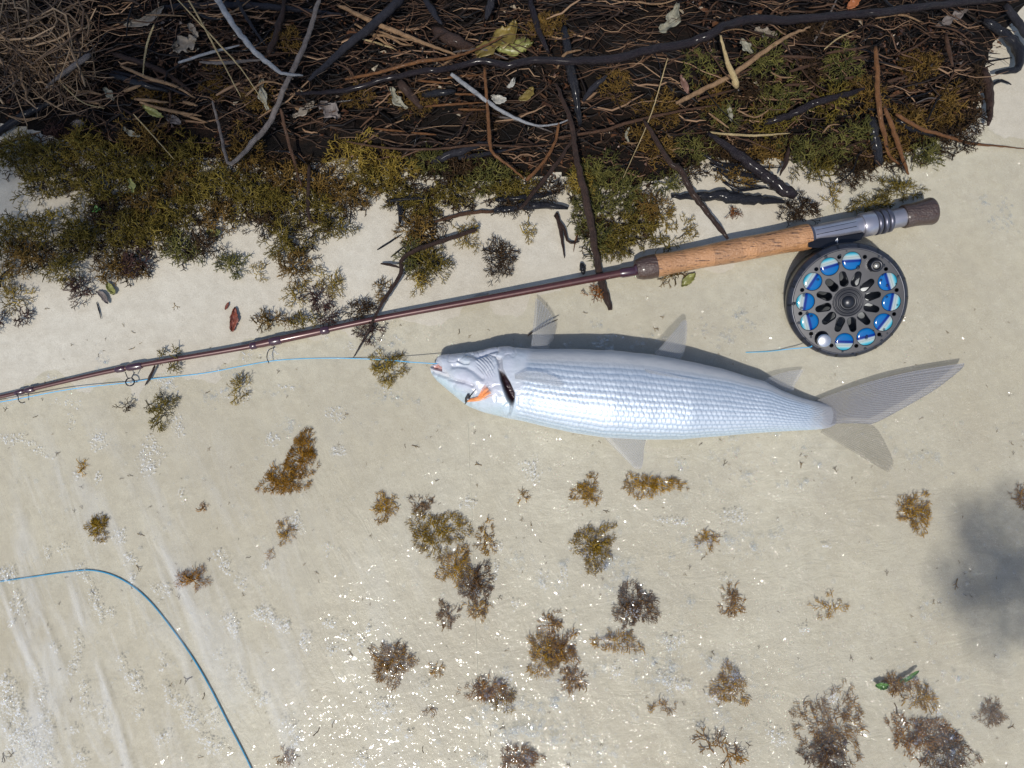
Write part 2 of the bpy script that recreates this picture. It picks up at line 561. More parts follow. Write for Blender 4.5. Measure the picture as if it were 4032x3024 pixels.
wx, wy, wF = grid_mesh(axis_grid(-.75, .75, .0068, 60, 30), axis_grid(-.6, .42, .0068, 60, 30))
wz = .0006 * (fbm(wx, wy, 22, 70) - .5) + .0007 * (fbm(wx * .8 + wy * .5, wy * .6 - wx * .3, 45, 80) - .5)
wz *= np.exp(-(wx ** 2 + wy ** 2) / 3)
keep = wy < 1.2
water = obj('sea_water', np.stack([wx, wy, wz], 1), wF, M_WATER, center=False)
tag(water, 'thin clear rippled sheet of sea water over the sand', kind='structure')

# ------------------------------------------------------------------ wrack mound
mx, my, mF = grid_mesh(np.arange(-.95, .95, .0045), np.arange(.05, .66, .0045))
dm = sdist(mx, my, MOUNDW)
mz = sand_h(mx, my) + mound_h(mx, my) - .020 * sstep(.012, .06, dm)
mz = np.where(dm > .002, np.maximum(mz, sand_h(mx, my) + .0015), mz)
okv = dm > -.012
kf = okv[mF].all(1)
mF = mF[kf]
used = np.unique(mF)
remap = -np.ones(len(mx), int)
remap[used] = np.arange(len(used))
mat_o = obj('wrack_mat', np.stack([mx, my, mz], 1)[used], remap[mF], M_MAT, center=False)
tag(mat_o, 'dark brown mat of rotting plant matter heaped along the beach', 'wrack', kind='stuff')

def in_mound_samples(n, margin=.0):
    pts = np.zeros((0, 2))
    while len(pts) < n:
        p = np.stack([rng.uniform(-.9, .9, n * 2), rng.uniform(.06, .62, n * 2)], 1)
        d = sdist(p[:, 0], p[:, 1], MOUNDW)
        pts = np.vstack([pts, p[d > margin]])
    return pts[:n]

def fibre_paths(p, ang, length, curl, lift, K=6, wob=.0015):
    n = len(p)
    t = np.linspace(-.5, .5, K)[None, :]
    bend = curl[:, None] * (t ** 2 - .08)
    dx, dy = np.cos(ang)[:, None], np.sin(ang)[:, None]
    L = length[:, None]
    x = p[:, :1] + L * (t * dx - bend * dy)
    y = p[:, 1:] + L * (t * dy + bend * dx)
    x += rng.normal(0, 1, x.shape) * wob
    y += rng.normal(0, 1, x.shape) * wob
    z0 = surf(p[:, 0], p[:, 1])[:, None]
    slope = rng.normal(0, .10, (n, 1))
    z = np.maximum(z0 + L * t * slope, surf(x, y) - .002) + lift[:, None]
    return np.stack([x, y, z], -1)

def add_rnd(per, k): return np.repeat(per, k)

n = 7000
p = in_mound_samples(n, .004)
ang = rng.normal(0.05, .45, n) + (rng.random(n) < .16) * rng.uniform(0, math.pi, n)
Lf = rng.gamma(3, .011, n) + .008
fp = fibre_paths(p, ang, Lf, rng.normal(0, .35, n), rng.uniform(-.014, .005, n))
fr = (rng.gamma(1.6, .00028, n) + .00015)[:, None] * np.array([.6, 1, 1, 1, .9, .45])[None, :]
V, F = tubes(fp, fr, 3)
fib = obj('plant_fibres', V, F, M_FIBRE, attrs={'rnd': add_rnd(rng.beta(1.5, 2.3, n), 18)}, center=False)
tag(fib, 'tangle of thin brown and black plant fibres covering the wrack', 'plant debris', kind='stuff')

# crumbs of brown litter
n = 34000
p = in_mound_samples(n, -.004)
patch = fbm(p[:, 0], p[:, 1], 22, 90)
p = p[patch > .47]
n = len(p)
tet = np.array([(1, 0, -.3), (-.5, .8, -.3), (-.5, -.8, -.3), (0, 0, .8)])
tf = np.array([(0, 1, 3), (1, 2, 3), (2, 0, 3)])
s = rng.gamma(3, .00036, n)[:, None, None]
a = rng.uniform(0, 2 * math.pi, n)
rot = np.stack([np.stack([np.cos(a), -np.sin(a)], -1), np.stack([np.sin(a), np.cos(a)], -1)], 1)
tv = np.repeat(tet[None], n, 0) * np.array([1.6, .7, .9]) * (1 + .5 * rng.normal(0, 1, (n, 4, 3)) * .5)
tv[:, :, :2] = np.einsum('nij,nkj->nki', rot, tv[:, :, :2])
base = np.stack([p[:, 0], p[:, 1], surf(p[:, 0], p[:, 1]) + .0008 + rng.uniform(0, .006, n) * sstep(.47, .62, patch[patch > .47])], 1)
V = (tv * s + base[:, None, :]).reshape(-1, 3)
F = (tf[None] + (np.arange(n) * 4)[:, None, None]).reshape(-1, 3)
def m_crumb():
    t = NT('brown_litter')
    t.set(Base__Color=t.ramp(t.attr('rnd'), [(0, (.008, .005, .004)), (.6, (.045, .019, .010)), (.95, (.10, .045, .022)), (1, (.35, .30, .22))]), Roughness=.4)
    return t.m
n3 = 3600
p3 = in_mound_samples(n3, .006)
a3 = rng.normal(0.03, .30, n3) + (rng.random(n3) < .12) * rng.uniform(0, math.pi, n3)
fp3 = fibre_paths(p3, a3, rng.gamma(3, .010, n3) + .008, rng.normal(0, .45, n3), rng.uniform(-.003, .008, n3))
V3, F3 = tubes(fp3, (rng.gamma(1.8, .00016, n3) + .00016)[:, None] * np.array([.5, 1, 1, 1, .9, .4])[None, :], 3)
f3 = obj('root_fibres', V3, F3, M_FIBRE, attrs={'rnd': add_rnd(rng.uniform(.62, .97, n3), 18)}, center=False)
tag(f3, 'fine warm brown rootlets lying over the dark wrack', 'plant debris', kind='stuff')
cr = obj('litter_crumbs', V, F, m_crumb(), smooth=False, attrs={'rnd': add_rnd(rng.random(n), 4)}, center=False)
tag(cr, 'fine crumbs of reddish brown litter caught in the wrack', 'plant debris', kind='stuff')

# dry grass tangle, top left
n = 430
q = np.stack([rng.uniform(-60, 560, n) * .61, rng.normal(250, 170, n) * .61], 1)
q[:, 1] = q[:, 1] + q[:, 0] * .35
sel = (q[:, 1] < 480) & (q[:, 1] > -120)
q = q[sel]
n = len(q)
w = PS(q[:, 0], q[:, 1])
ang = rng.normal(-.55, .38, n) + (rng.random(n) < .25) * rng.normal(1.2, .5, n)
fp = fibre_paths(w[:, :2], ang, rng.gamma(4, .010, n) + .01, rng.normal(0, 1.3, n), rng.uniform(.002, .016, n), wob=.0018)
V, F = tubes(fp, (rng.gamma(2, .00020, n) + .00022)[:, None] * np.array([.6, 1, 1, 1, .9, .4])[None, :], 4)
def m_grass():
    t = NT('dry_grass')
    t.set(Base__Color=t.ramp(t.attr('rnd'), [(0, (.016, .009, .005)), (.5, (.085, .046, .021)), (1, (.32, .21, .115))]), Roughness=.6)
    return t.m
M_GRASS = m_grass()
gr = obj('dry_grass', V, F, M_GRASS, attrs={'rnd': add_rnd(rng.random(n), 24)}, center=False)
tag(gr, 'tangle of dry tan grass roots on top of the wrack', 'dry grass', kind='stuff')

# ------------------------------------------------------------------ sticks
def stick(name, label, px, width, mat, lift=.004, z=None, group=None, rough=.26, taper=(.8, .5), cat='stick', ns=9, knob=.035):
    px = np.asarray(px, float)
    L = np.linalg.norm(np.diff(px, axis=0), axis=1).sum()
    n = int(np.clip(L / 16, 8, 90))
    sp = smooth_path(px, n)
    r0 = width * .5 * .000235
    t = np.linspace(0, 1, n)
    if z is None:
        w = PS(sp[:, 0], sp[:, 1])
        zs = w[:, 2]
        A = np.stack([np.ones(n), t, t * t], 1)
        c, *_ = np.linalg.lstsq(A, zs, rcond=None)
        zz = A @ c
        zz = np.maximum(zz, zs - .003) + r0 * .8 + lift
    else:
        zz = np.interp(t, np.linspace(0, 1, len(z)), z)
    pts = P(sp[:, 0], sp[:, 1], zz)
    pts[1:-1] += rng.normal(0, r0 * .10, (n - 2, 3))
    prof = np.interp(t, [0, .06, .5, .94, 1], [taper[0] * .7, taper[0], 1, taper[1], taper[1] * .6])
    rr = r0 * prof * (1 + knob * np.sin(t * L / 60 + rng.uniform(0, 6)) + rng.normal(0, knob * .7, n) + 2.2 * knob * (rng.random(n) < .07))
    V, F = tubes(pts[None], rr[None], ns, caps=True, rough=rough)
    u = np.repeat(t * L / 150 + rng.uniform(0, 40), ns)
    wv = np.tile(np.abs(np.arange(ns) - ns / 2) / ns * 2, n)
    o = obj(name, V, F, WOOD[mat], attrs={'u': u, 'w': wv})
    return tag(o, label, cat, group)

S = stick
S('driftwood_root', 'long smooth black root winding right across the top of the wrack', C(1, (1905, 604)) + C(2, (0, 590), (230, 530), (450, 470), (700, 440), (930, 392), (1080, 420), (1250, 385), (1500, 395), (1800, 370), (2000, 320)) + C(3, (0, 285), (180, 230), (300, 160), (500, 118), (650, 132), (850, 115), (1250, 78), (1600, 42), (1800, 15), (2250, -30)), 34, 'purple', lift=.012, cat='root', rough=.07, knob=.03, taper=(.55, .9), ns=12)
S('driftwood_stick', 'bleached grey-white driftwood stick with split lower end', C(1, (1380, -60), (1405, 0), (1520, 180), (1640, 330), (1760, 430), (1830, 475), (1955, 487)), 23, 'bleach', lift=.016, taper=(1, .45))
S('driftwood_stick', 'smooth slate-coloured stick slanting up behind the long black root', C(1, (1990, 520)) + C('u', (930, 640), (1150, 440), (1400, 240), (1690, -20)), 32, 'slate', lift=.012, rough=.06, taper=(.5, 1), ns=12)
S('bent_stick', 'weathered grey stick bent back on itself in a sharp V', C(1, (2070, -40), (1980, 250), (1900, 430), (1830, 580), (1740, 790), (1620, 930), (1500, 1055), (1452, 1000), (1430, 880), (1400, 760), (1370, 650)), 22, 'grey', lift=.014)
S('twig', 'straight thin brown twig hanging down over the olive seaweed', C(1, (1810, 700), (1850, 870), (1900, 1050), (1945, 1200)), 15, 'brown', lift=.012)
S('twig', 'short brown twig half buried in olive seaweed', C('u', (780, 1600)) + [(1215, 845), (1245, 880)], 18, 'dkbrown', lift=.014)
S('reed_stem', 'thick pale tan reed lying over bluish black sticks', C(1, (780, 425), (950, 500), (1120, 552), (1262, 632)), 15, 'tan', lift=.010, rough=.05)
for k, pp in enumerate([C(1, (868, 640), (1100, 662)), C(1, (1180, 655), (1275, 680)), C(1, (500, 602), (560, 590), (660, 612)), C(1, (1080, 705), (1180, 735), (1335, 790)), C(1, (900, 660), (1100, 715), (1300, 748)), C(1, (560, 655), (640, 668)), C(1, (800, 590), (910, 550))]):
    S('reed_stem', 'short tan reed lying level among dark litter', pp, 14, 'tan', lift=.008, group='short tan reeds', rough=.05)
S('driftwood_splinter', 'flat straight pale splinter crossing the dry grass', C(1, (298, 565), (400, 480), (582, 352)), 17, 'grey', lift=.016, rough=.05, taper=(.6, 1.3))
S('driftwood_splinter', 'pale frayed splinter pointing at the bleached driftwood stick', C(1, (1150, 405), (1350, 340), (1545, 292)), 12, 'bleach', lift=.012)
S('driftwood_splinter', 'pale peeling splinter lying level below the bleached stick', C(1, (1290, 400), (1450, 405), (1720, 380)), 14, 'grey', lift=.010)
S('straw_stalk', 'long straight straw stalk leaning across the wrack', C(1, (1200, -30), (1330, 200), (1420, 370), (1555, 628)), 7, 'straw', lift=.018)
S('straw_stalk', 'long thin pale straw running past the bleached stick', C(1, (1130, -20), (1250, 110), (1400, 270), (1560, 450), (1720, 690)), 6, 'straw', lift=.016)
S('straw_stalk', 'fine straight straw lying on the olive seaweed', C(1, (860, 735), (1000, 890), (1125, 1030)), 5, 'straw', lift=.016)
S('straw_stalk', 'folded yellow straw hanging from the dry grass', C('a', (1490, 240), (1420, 440), (1390, 640), (1385, 730)), 8, 'straw', lift=.016)
S('straw_stalk', 'pair of long fine straws bowing below the splinter', C('a', (480, 640), (600, 810), (800, 990), (1010, 1050)), 5, 'straw', lift=.014)
S('broken_branch', 'thick wet black branch at the sandy edge of the dry grass', C(1, (-40, 880), (150, 745), (340, 655)), 34, 'black', lift=.004)
S('twig', 'thin wavy tan twig on sand beside the black branch', C(1, (-20, 935), (130, 890), (262, 852)), 11, 'tan', lift=.006)
S('broken_branch', 'bundle-like bluish black stick below the thick tan reed', C(1, (710, 480), (900, 540), (1090, 592)), 26, 'black', lift=.005)
S('broken_branch', 'thin bluish black stick beside the short tan reeds', C(1, (720, 460), (900, 505), (1262, 632)), 15, 'slate', lift=.004)
S('broken_branch', 'purple-brown fibrous stick above the thick tan reed', C(1, (730, 350), (900, 400), (1080, 480), (1240, 600)), 24, 'dkbrown', lift=.005)
S('broken_branch', 'dark brown upright stick behind the bleached driftwood stick', C(1, (1730, 350), (1790, 200), (1845, -30)), 28, 'dkbrown', lift=.006)
S('broken_branch', 'thin dark stick leaning against the bleached driftwood stick', C(1, (1515, -30), (1600, 130), (1712, 290)), 15, 'slate', lift=.007)
S('broken_branch', 'dark weathered stick lying level along the top of the heap', C(1, (1060, 45), (1500, 30), (1900, 60), (2210, 95)), 26, 'slate', lift=.001)
S('broken_branch', 'tan branch slanting down into the dark hollow of the heap', C(2, (-20, 30), (250, 160), (500, 262), (745, 355)), 20, 'tan', lift=.008)
S('reed_stem', 'long thin orange-tan stem along the upper side of the black root', C(2, (30, 512), (230, 472), (500, 400), (700, 375), (900, 310), (1045, 238)), 14, 'orange', lift=.014)
S('twig', 'kinked tan twig in the dark hollow', C(2, (200, 218), (320, 240), (400, 285), (475, 292)), 12, 'tan', lift=.005)
S('twig', 'straight olive tan twig in the dark hollow', C(2, (145, 252), (240, 280), (345, 312)), 9, 'straw', lift=.004)
S('broken_branch', 'blue-grey stick end poking down from the top of the heap', C(2, (540, -20), (600, 80), (655, 155)), 26, 'slate', lift=.008)
S('broken_branch', 'blue-grey stick standing above the yellow crumpled leaf', C(2, (985, -30), (940, 125)), 32, 'slate', lift=.008)
S('broken_branch', 'purple-brown stick running down to the long black root', C(2, (1220, -20), (1250, 100), (1290, 220), (1345, 345)), 28, 'purple', lift=.006)
S('broken_branch', 'thick black stick passing under the long black root', C(2, (1445, 170), (1480, 420), (1525, 640), (1545, 815)), 40, 'black', lift=.001)
S('broken_branch', 'long straight brown stick with splintered end passing under the rod', C(2, (1390, 540), (1430, 640), (1490, 800), (1520, 1000), (1560, 1180)) + C(2, (1590, 1300), (1625, 1480), (1650, 1655)) + C(5, (1690, 190), (1742, 362)), 30, 'dkbrown', z=[.052, .048, .043, .036, .030, .024, .018, .012, .007, .003], taper=(.5, .95), rough=.14)
S('bent_reed', 'thin orange-brown stem with a folded knee above green seaweed', C(2, (930, 440), (950, 700), (960, 850), (980, 980), (1090, 1070), (1200, 1165)), 15, 'orange', lift=.016)
S('bent_reed', 'frayed reddish stem meeting the folded orange-brown stem', C(2, (1200, 1165), (1300, 1060), (1380, 930), (1412, 790)), 13, 'orange', lift=.016, taper=(1.2, .8))
S('broken_branch', 'purplish brown stick ending on the black frond', C(2, (1160, 1350), (1290, 1190), (1400, 1050), (1535, 845)), 19, 'dkbrown', lift=.018)
S('driftwood_splinter', 'pale grey curved splinter sagging between sticks', C(2, (715, 478), (850, 580), (1000, 690), (1130, 762), (1260, 808), (1400, 800), (1495, 760)), 14, 'bleach', lift=.014, taper=(1.3, .4))
S('root_strand', 'long level wavy brown root strand above the green seaweed', C(2, (40, 912), (300, 955), (600, 962), (900, 935), (1200, 945), (1520, 918)), 10, 'brown', lift=.014)
S('root_strand', 'straight brown stem rising gently towards the tan reed', C(2, (1405, 888), (1700, 840), (1900, 780), (2212, 712)) + C(3, (235, 678)), 14, 'brown', lift=.013)
S('broken_branch', 'dark reddish stick slanting down onto the cork grip', C(2, (1960, 780), (2060, 940), (2140, 1060)) + C(3, (0, 1100), (80, 1250), (190, 1390), (305, 1540)), 24, 'dkbrown', z=[.052, .050, .046, .042, .036, .031, .028], taper=(.7, .8))
S('bark_strip', 'wide flat brown bark strip in the dark hollow', C(2, (600, 190), (730, 260), (880, 315)), 52, 'dkbrown', lift=.000, rough=.1)
S('bark_strip', 'flat reddish bark strip below the long black root', C(2, (380, 520), (440, 600), (530, 700)), 38, 'dkbrown', lift=.004)
S('bark_strip', 'leaf-shaped slate bark piece lying in brown litter', C(2, (1565, 655), (1620, 580), (1718, 488)), 26, 'slate', lift=.008, taper=(.5, .5))
S('straw_stalk', 'thin upright yellow straw over the green seaweed', C(2, (2112, 375), (2000, 750), (1825, 1148)), 5, 'straw', lift=.022)
S('root_strand', 'thin brown root running out over pale sand left of the black frond', C(2, (1020, 1360), (800, 1380), (575, 1442)), 16, 'brown', lift=.003)
S('palm_frond', 'shiny black frond stalk lying below the green seaweed', C(2, (990, 1362), (1200, 1330), (1350, 1325), (1470, 1345)), 34, 'black', lift=.006, rough=.3)
S('palm_frond', 'ragged black frond end under the green seaweed', C(2, (1000, 1290), (1250, 1270), (1400, 1240)), 24, 'black', lift=.006, rough=.3)
S('twig', 'black upright twig dropping from the level black twig', C(2, (372, 1280), (385, 1360), (382, 1455)), 20, 'black', lift=.006)
S('twig', 'level shiny black twig at the sand edge', C(2, (300, 1300), (420, 1285), (575, 1278)), 14, 'black', lift=.010)
S('twig', 'needle-thin black twig pointing out over bare sand', C(2, (238, 1612), (300, 1575), (395, 1512)), 8, 'black', lift=.004)
S('twig', 'black needle twig below the other needle twig', C(2, (325, 1660), (455, 1555)), 7, 'black', lift=.004)
S('frond_strip', 'splintered dark frond strip standing clear on sand', C(2, (1395, 1375), (1420, 1480), (1447, 1665)), 15, 'dkbrown', lift=.004, taper=(1.2, .4))
S('frond_strip', 'curled dark frond tip hooked over the sand', C(2, (1380, 1390), (1440, 1470), (1465, 1550), (1500, 1570), (1545, 1555)), 12, 'dkbrown', lift=.005)
S('twig', 'fine reddish twig beside the splintered frond strip', C(2, (1535, 1490), (1512, 1570), (1505, 1625)), 6, 'orange', lift=.003)
S('bark_strip', 'flat slate bark lying above the green seaweed', C(2, (590, 1055), (700, 1002), (960, 915)), 34, 'slate', lift=.004)
S('broken_branch', 'short glossy blue-black stick below the pale splinter', C(2, (530, 612), (745, 588)), 32, 'black', lift=.003)
S('broken_branch', 'thin bluish stick under the level brown root strand', C(2, (760, 1020), (900, 1000), (1080, 965)), 20, 'slate', lift=.006)
for pp in [C(2, (545, 688), (740, 672), (935, 660)), C(2, (760, 705), (945, 708)), C(2, (500, 520), (725, 540)), C(2, (690, 500), (935, 480)), C(2, (740, 605), (900, 612)), C(2, (220, 830), (420, 850)), C(2, (460, 855), (620, 870))]:
    S('reed_stem', 'thin level brown reed below the long black root', pp, 10, 'orange', lift=.007, group='thin level reeds below the black root')
S('reed_stem', 'long stout tan reed slanting up towards the long black root', C(3, (-30, 665), (160, 570), (350, 468), (540, 330), (700, 230), (835, 172)), 22, 'tan', lift=.012, rough=.05)
S('sponge_stalk', 'yellow-olive stalk with swollen end hanging over the tan reed', C(3, (258, 228), (300, 400), (335, 480), (362, 565)), 17, 'straw', lift=.018, taper=(.6, 1.5))
S('broken_branch', 'thick slate-purple stick crossing among wet seaweed', C(3, (535, 795), (700, 740), (850, 670), (1000, 630), (1185, 572)), 34, 'purple', lift=.006)
S('bent_reed', 'long orange-brown stem standing out of the heap onto wet sand', C(3, (1255, 300), (1265, 450), (1270, 600), (1290, 760), (1320, 920), (1350, 1010), (1415, 1062)), 21, 'orange', z=[.050, .048, .042, .036, .028, .016, .004])
S('bent_reed', 'shorter orange-brown stem beside the long one, tip in the water', C(3, (1315, 695), (1380, 870), (1430, 1020), (1468, 1125)), 21, 'orange', z=[.036, .026, .012, .002])
S('broken_branch', 'stubby shiny black stick standing on wet sand', C(3, (1228, 755), (1250, 900), (1282, 1065)), 42, 'black', lift=.004, taper=(.9, .95))
S('driftwood_root', 'knobbly thick purple-black root slanting down to the brown weed', C(3, (175, 855), (350, 980), (520, 1110), (650, 1210), (745, 1265)), 48, 'purple', lift=.010, cat='root', rough=.3, taper=(.4, .95))
S('palm_frond', 'thick shiny black frond butt lying on pale sand above the grip', C(3, (-60, 1265), (200, 1262), (450, 1285), (668, 1300)), 50, 'black', lift=.003, rough=.3, taper=(.4, .5))
for k in range(9):
    y0 = 985 + k * 24
    S('frond_strand', 'thin black frond strand over pale sand above the frond butt', C(3, (130 + 20 * k, y0 + rng.uniform(-30, 30)), (300 + 12 * k, y0 + 70 + rng.uniform(-40, 30)), (520 + rng.uniform(0, 140), y0 + 60 + rng.uniform(-30, 60))), 7 + rng.uniform(0, 6), 'black', lift=.008, group='black frond strands')
S('twig', 'thin tan twig pointing down into black weed', C(3, (180, 728), (312, 826)), 9, 'tan', lift=.014)
S('reed_stem', 'pale frayed reed lying level over wet weed', C(3, (170, 852), (350, 868), (500, 872), (705, 858)), 11, 'straw', lift=.012)
S('twig', 'brown twig leaning on the knobbly root', C(3, (695, 950), (680, 1040), (640, 1130)), 20, 'dkbrown', lift=.010)
S('root_strand', 'thin orange root trailing from the heap across wet sand', C(3, (1385, 735), (1550, 830), (1700, 872), (1850, 920), (2030, 940), (2260, 962)), 13, 'orange', z=[.030, .022, .013, .006, .003, .002], taper=(1.2, .3))
S('broken_branch', 'shiny black stick under the trailing orange root', C(3, (1380, 760), (1500, 830), (1640, 880)), 26, 'black', lift=.004)
S('broken_branch', 'black curved branch at the far end of the long root', C(3, (1950, 130), (2090, 220), (2180, 330), (2170, 440), (2030, 470)), 42, 'black', lift=.006)
S('broken_branch', 'black forked branch edge above bare sand', C(3, (2090, 30), (2160, 130), (2260, 290)), 34, 'slate', lift=.008)
S('bark_strip', 'upright dark bark strip at the sandy end of the heap', C(3, (1955, 440), (1985, 600), (1992, 720), (1980, 810)), 38, 'dkbrown', lift=.006, taper=(1, .4))
S('twig', 'small black forked twig on wet sand beside the bark strip', C(3, (1990, 560), (2060, 520), (2130, 545)), 14, 'black', lift=.004)
S('twig', 'short reddish upright twig in wet brown weed', C(3, (1705, 215), (1730, 330), (1755, 428)), 19, 'brown', lift=.012)
S('straw_stalk', 'fine yellow straw over olive seaweed beside the root', C(3, (925, 318), (1010, 250), (1118, 196)), 6, 'straw', lift=.016)
for pp in [C(3, (640, 362), (880, 372)), C(3, (700, 462), (900, 402)), C(3, (930, 345), (1230, 295)), C(3, (1040, 385), (1230, 362)), C(3, (1060, 505), (1180, 490)), C(3, (670, 550), (820, 540)), C(3, (1330, 525), (1460, 490)), C(3, (110, 640), (350, 575)), C(3, (290, 520), (460, 440)), C(3, (400, 380), (620, 300))]:
    S('reed_stem', 'thin brown reed tangled among wet green weed', pp, 13, 'brown', lift=.008, group='thin reeds among wet green weed')
S('broken_branch', 'thin forked twig stick leaning across the rod', C(2, (880, 1480)) + C(5, (440, 0), (390, 130), (300, 270), (230, 390), (180, 500), (85, 668)), 17, 'dkbrown', z=[.016, .015, .015, .016, .015, .011, .003], taper=(1.1, .35))
S('twig', 'side twig of fine black fork beside the leaning stick', C(5, (262, 62), (330, 72), (395, 92)), 12, 'dkbrown', z=[.006, .009, .014])
S('twig', 'small dark thorn twig pinned under the fish fin', C(5, (1210, 525), (1265, 490), (1330, 455), (1403, 422)), 8, 'dkbrown', z=[.003, .006, .009, .011])
S('twig', 'short brown twig wedged under the rod beside foam', C(4, (1000, 720), (970, 790), (936, 848)), 11, 'dkbrown', z=[.006, .004, .002])
S('twig', 'dark curved stem on bare sand beside the seaweed edge', C(4, (2, 215), (8, 150), (85, 78)), 11, 'slate', lift=.002)
S('twig', 'hair-thin dark stem alone on smooth sand', C(4, (622, 312), (640, 370), (652, 420)), 5, 'slate', lift=.001)
S('twig', 'small brown twig standing below the cork grip shadow', C(2, (1790, 1580), (1835, 1655)), 13, 'brown', lift=.004)
S('seed_pod', 'short black pod lying on sand beside the rod', C(5, (1555, 60), (1570, 130)), 26, 'black', lift=.002, taper=(.6, .6), cat='pod')

# small anonymous twigs in the heap
kinds = [('brown', 'small brown twig tangled in the heap'), ('dkbrown', 'small dark brown twig tangled in the heap'), ('tan', 'small tan twig tangled in the heap'),
         ('black', 'small black twig tangled in the heap'), ('grey', 'small grey twig tangled in the heap')]
for k in range(110):
    q = (rng.uniform(0, 3850), rng.uniform(0, 620))
    wq = PS(q[0], q[1])[0]
    if sdist(wq[:1], wq[1:2], MOUNDW)[0] < .008: continue
    mt, lb = kinds[rng.choice(5, p=[.32, .22, .2, .16, .10])]
    a, L = rng.normal(-.05, .38) + (rng.random() < .2) * rng.uniform(-1.2, 1.2), rng.uniform(70, 250)
    b = rng.normal(0, .12)
    pp = [(q[0] - L / 2 * math.cos(a), q[1] - L / 2 * math.sin(a)), (q[0] + b * L * math.sin(a), q[1] - b * L * math.cos(a)), (q[0] + L / 2 * math.cos(a), q[1] + L / 2 * math.sin(a))]
    S('twig', lb, pp, rng.uniform(4, 12), mt, lift=rng.uniform(.001, .010), group=lb.replace('twig', 'twigs'), ns=6)

# ------------------------------------------------------------------ seaweed
def sprig(levels=4, seed=0, rad0=.036):
    r = np.random.default_rng(100 + seed)
    segs = []
    def grow(p, d, L, rad, lev):
        q = p + d * L
        segs.append((p, q, rad, lev == 0))
        if lev == 0: return
        ax = np.cross(d, r.normal(0, 1, 3) * np.array([1, 1, .55]) + np.array([0, 0, .8]))
        ax /= np.linalg.norm(ax) + 1e-9
        for s in ((-1, 1) if r.random() > .12 else (r.choice([-1, 1]),)):
            an = R(r.uniform(22, 52)) * s
            nd = d * math.cos(an) + ax * math.sin(an) + r.normal(0, .12, 3)
            nd /= np.linalg.norm(nd)
            grow(q, nd, L * r.uniform(.62, .95), rad * .86, lev - 1)
    grow(np.zeros(3), np.array([1.0, 0, .1]), .25, rad0, levels)
    parts = []
    A = np.array([[a, b] for a, b, _, e in segs if not e])
    V, F = tubes(A, np.array([[q, q * .82] for *_, q, e in segs if not e]), 3)
    tri = np.vstack([F[0][:, [0, 1, 2]], F[0][:, [0, 2, 3]]])
    Vs, Fs, off = [V], [tri], len(V)
    for a, b, q, e in segs:
        if not e: continue
        d = (b - a) / (np.linalg.norm(b - a) + 1e-9)
        n1 = np.cross(d, [.05, .09, 1.0]); n1 /= np.linalg.norm(n1) + 1e-9
        n2 = np.cross(n1, d)
        Vs.append(np.vstack([[a + q * (math.cos(k * 2.0944) * n1 + math.sin(k * 2.0944) * n2) for k in range(3)], [b]]))
        Fs.append(np.array([(0, 1, 3), (1, 2, 3), (2, 0, 3)]) + off)
        off += 4
    V = np.vstack(Vs)
    V /= np.abs(V[:, :2]).max()
    return V, np.vstack(Fs)
SPRIGS = [sprig(3, i) for i in range(6)] + [sprig(4, 20 + i) for i in range(8)]
SPRIG_FINE = [sprig(3, 90 + i, .038) for i in range(10)]
SPRIG_BIG = [sprig(5, 60 + i) for i in range(4)]

def weed_mesh(pos, direc, size, lib):
    Vs, Fs, rs, off = [], [], [], 0
    for i in range(len(pos)):
        V, F = lib[rng.integers(len(lib))]
        d = direc[i] / np.linalg.norm(direc[i])
        up = rng.normal(0, .35, 3) + np.array([0, 0, 1.0])
        y = np.cross(up, d)
        y /= np.linalg.norm(y) + 1e-9
        zz = np.cross(d, y)
        M = np.stack([d, y, zz], 0)
        Vs.append((V * size[i]) @ M + pos[i])
        Fs.append(F + off)
        rs.append(np.full(len(V), rng.random()))
        off += len(V)
    return np.vstack(Vs), np.vstack(Fs), np.concatenate(rs)

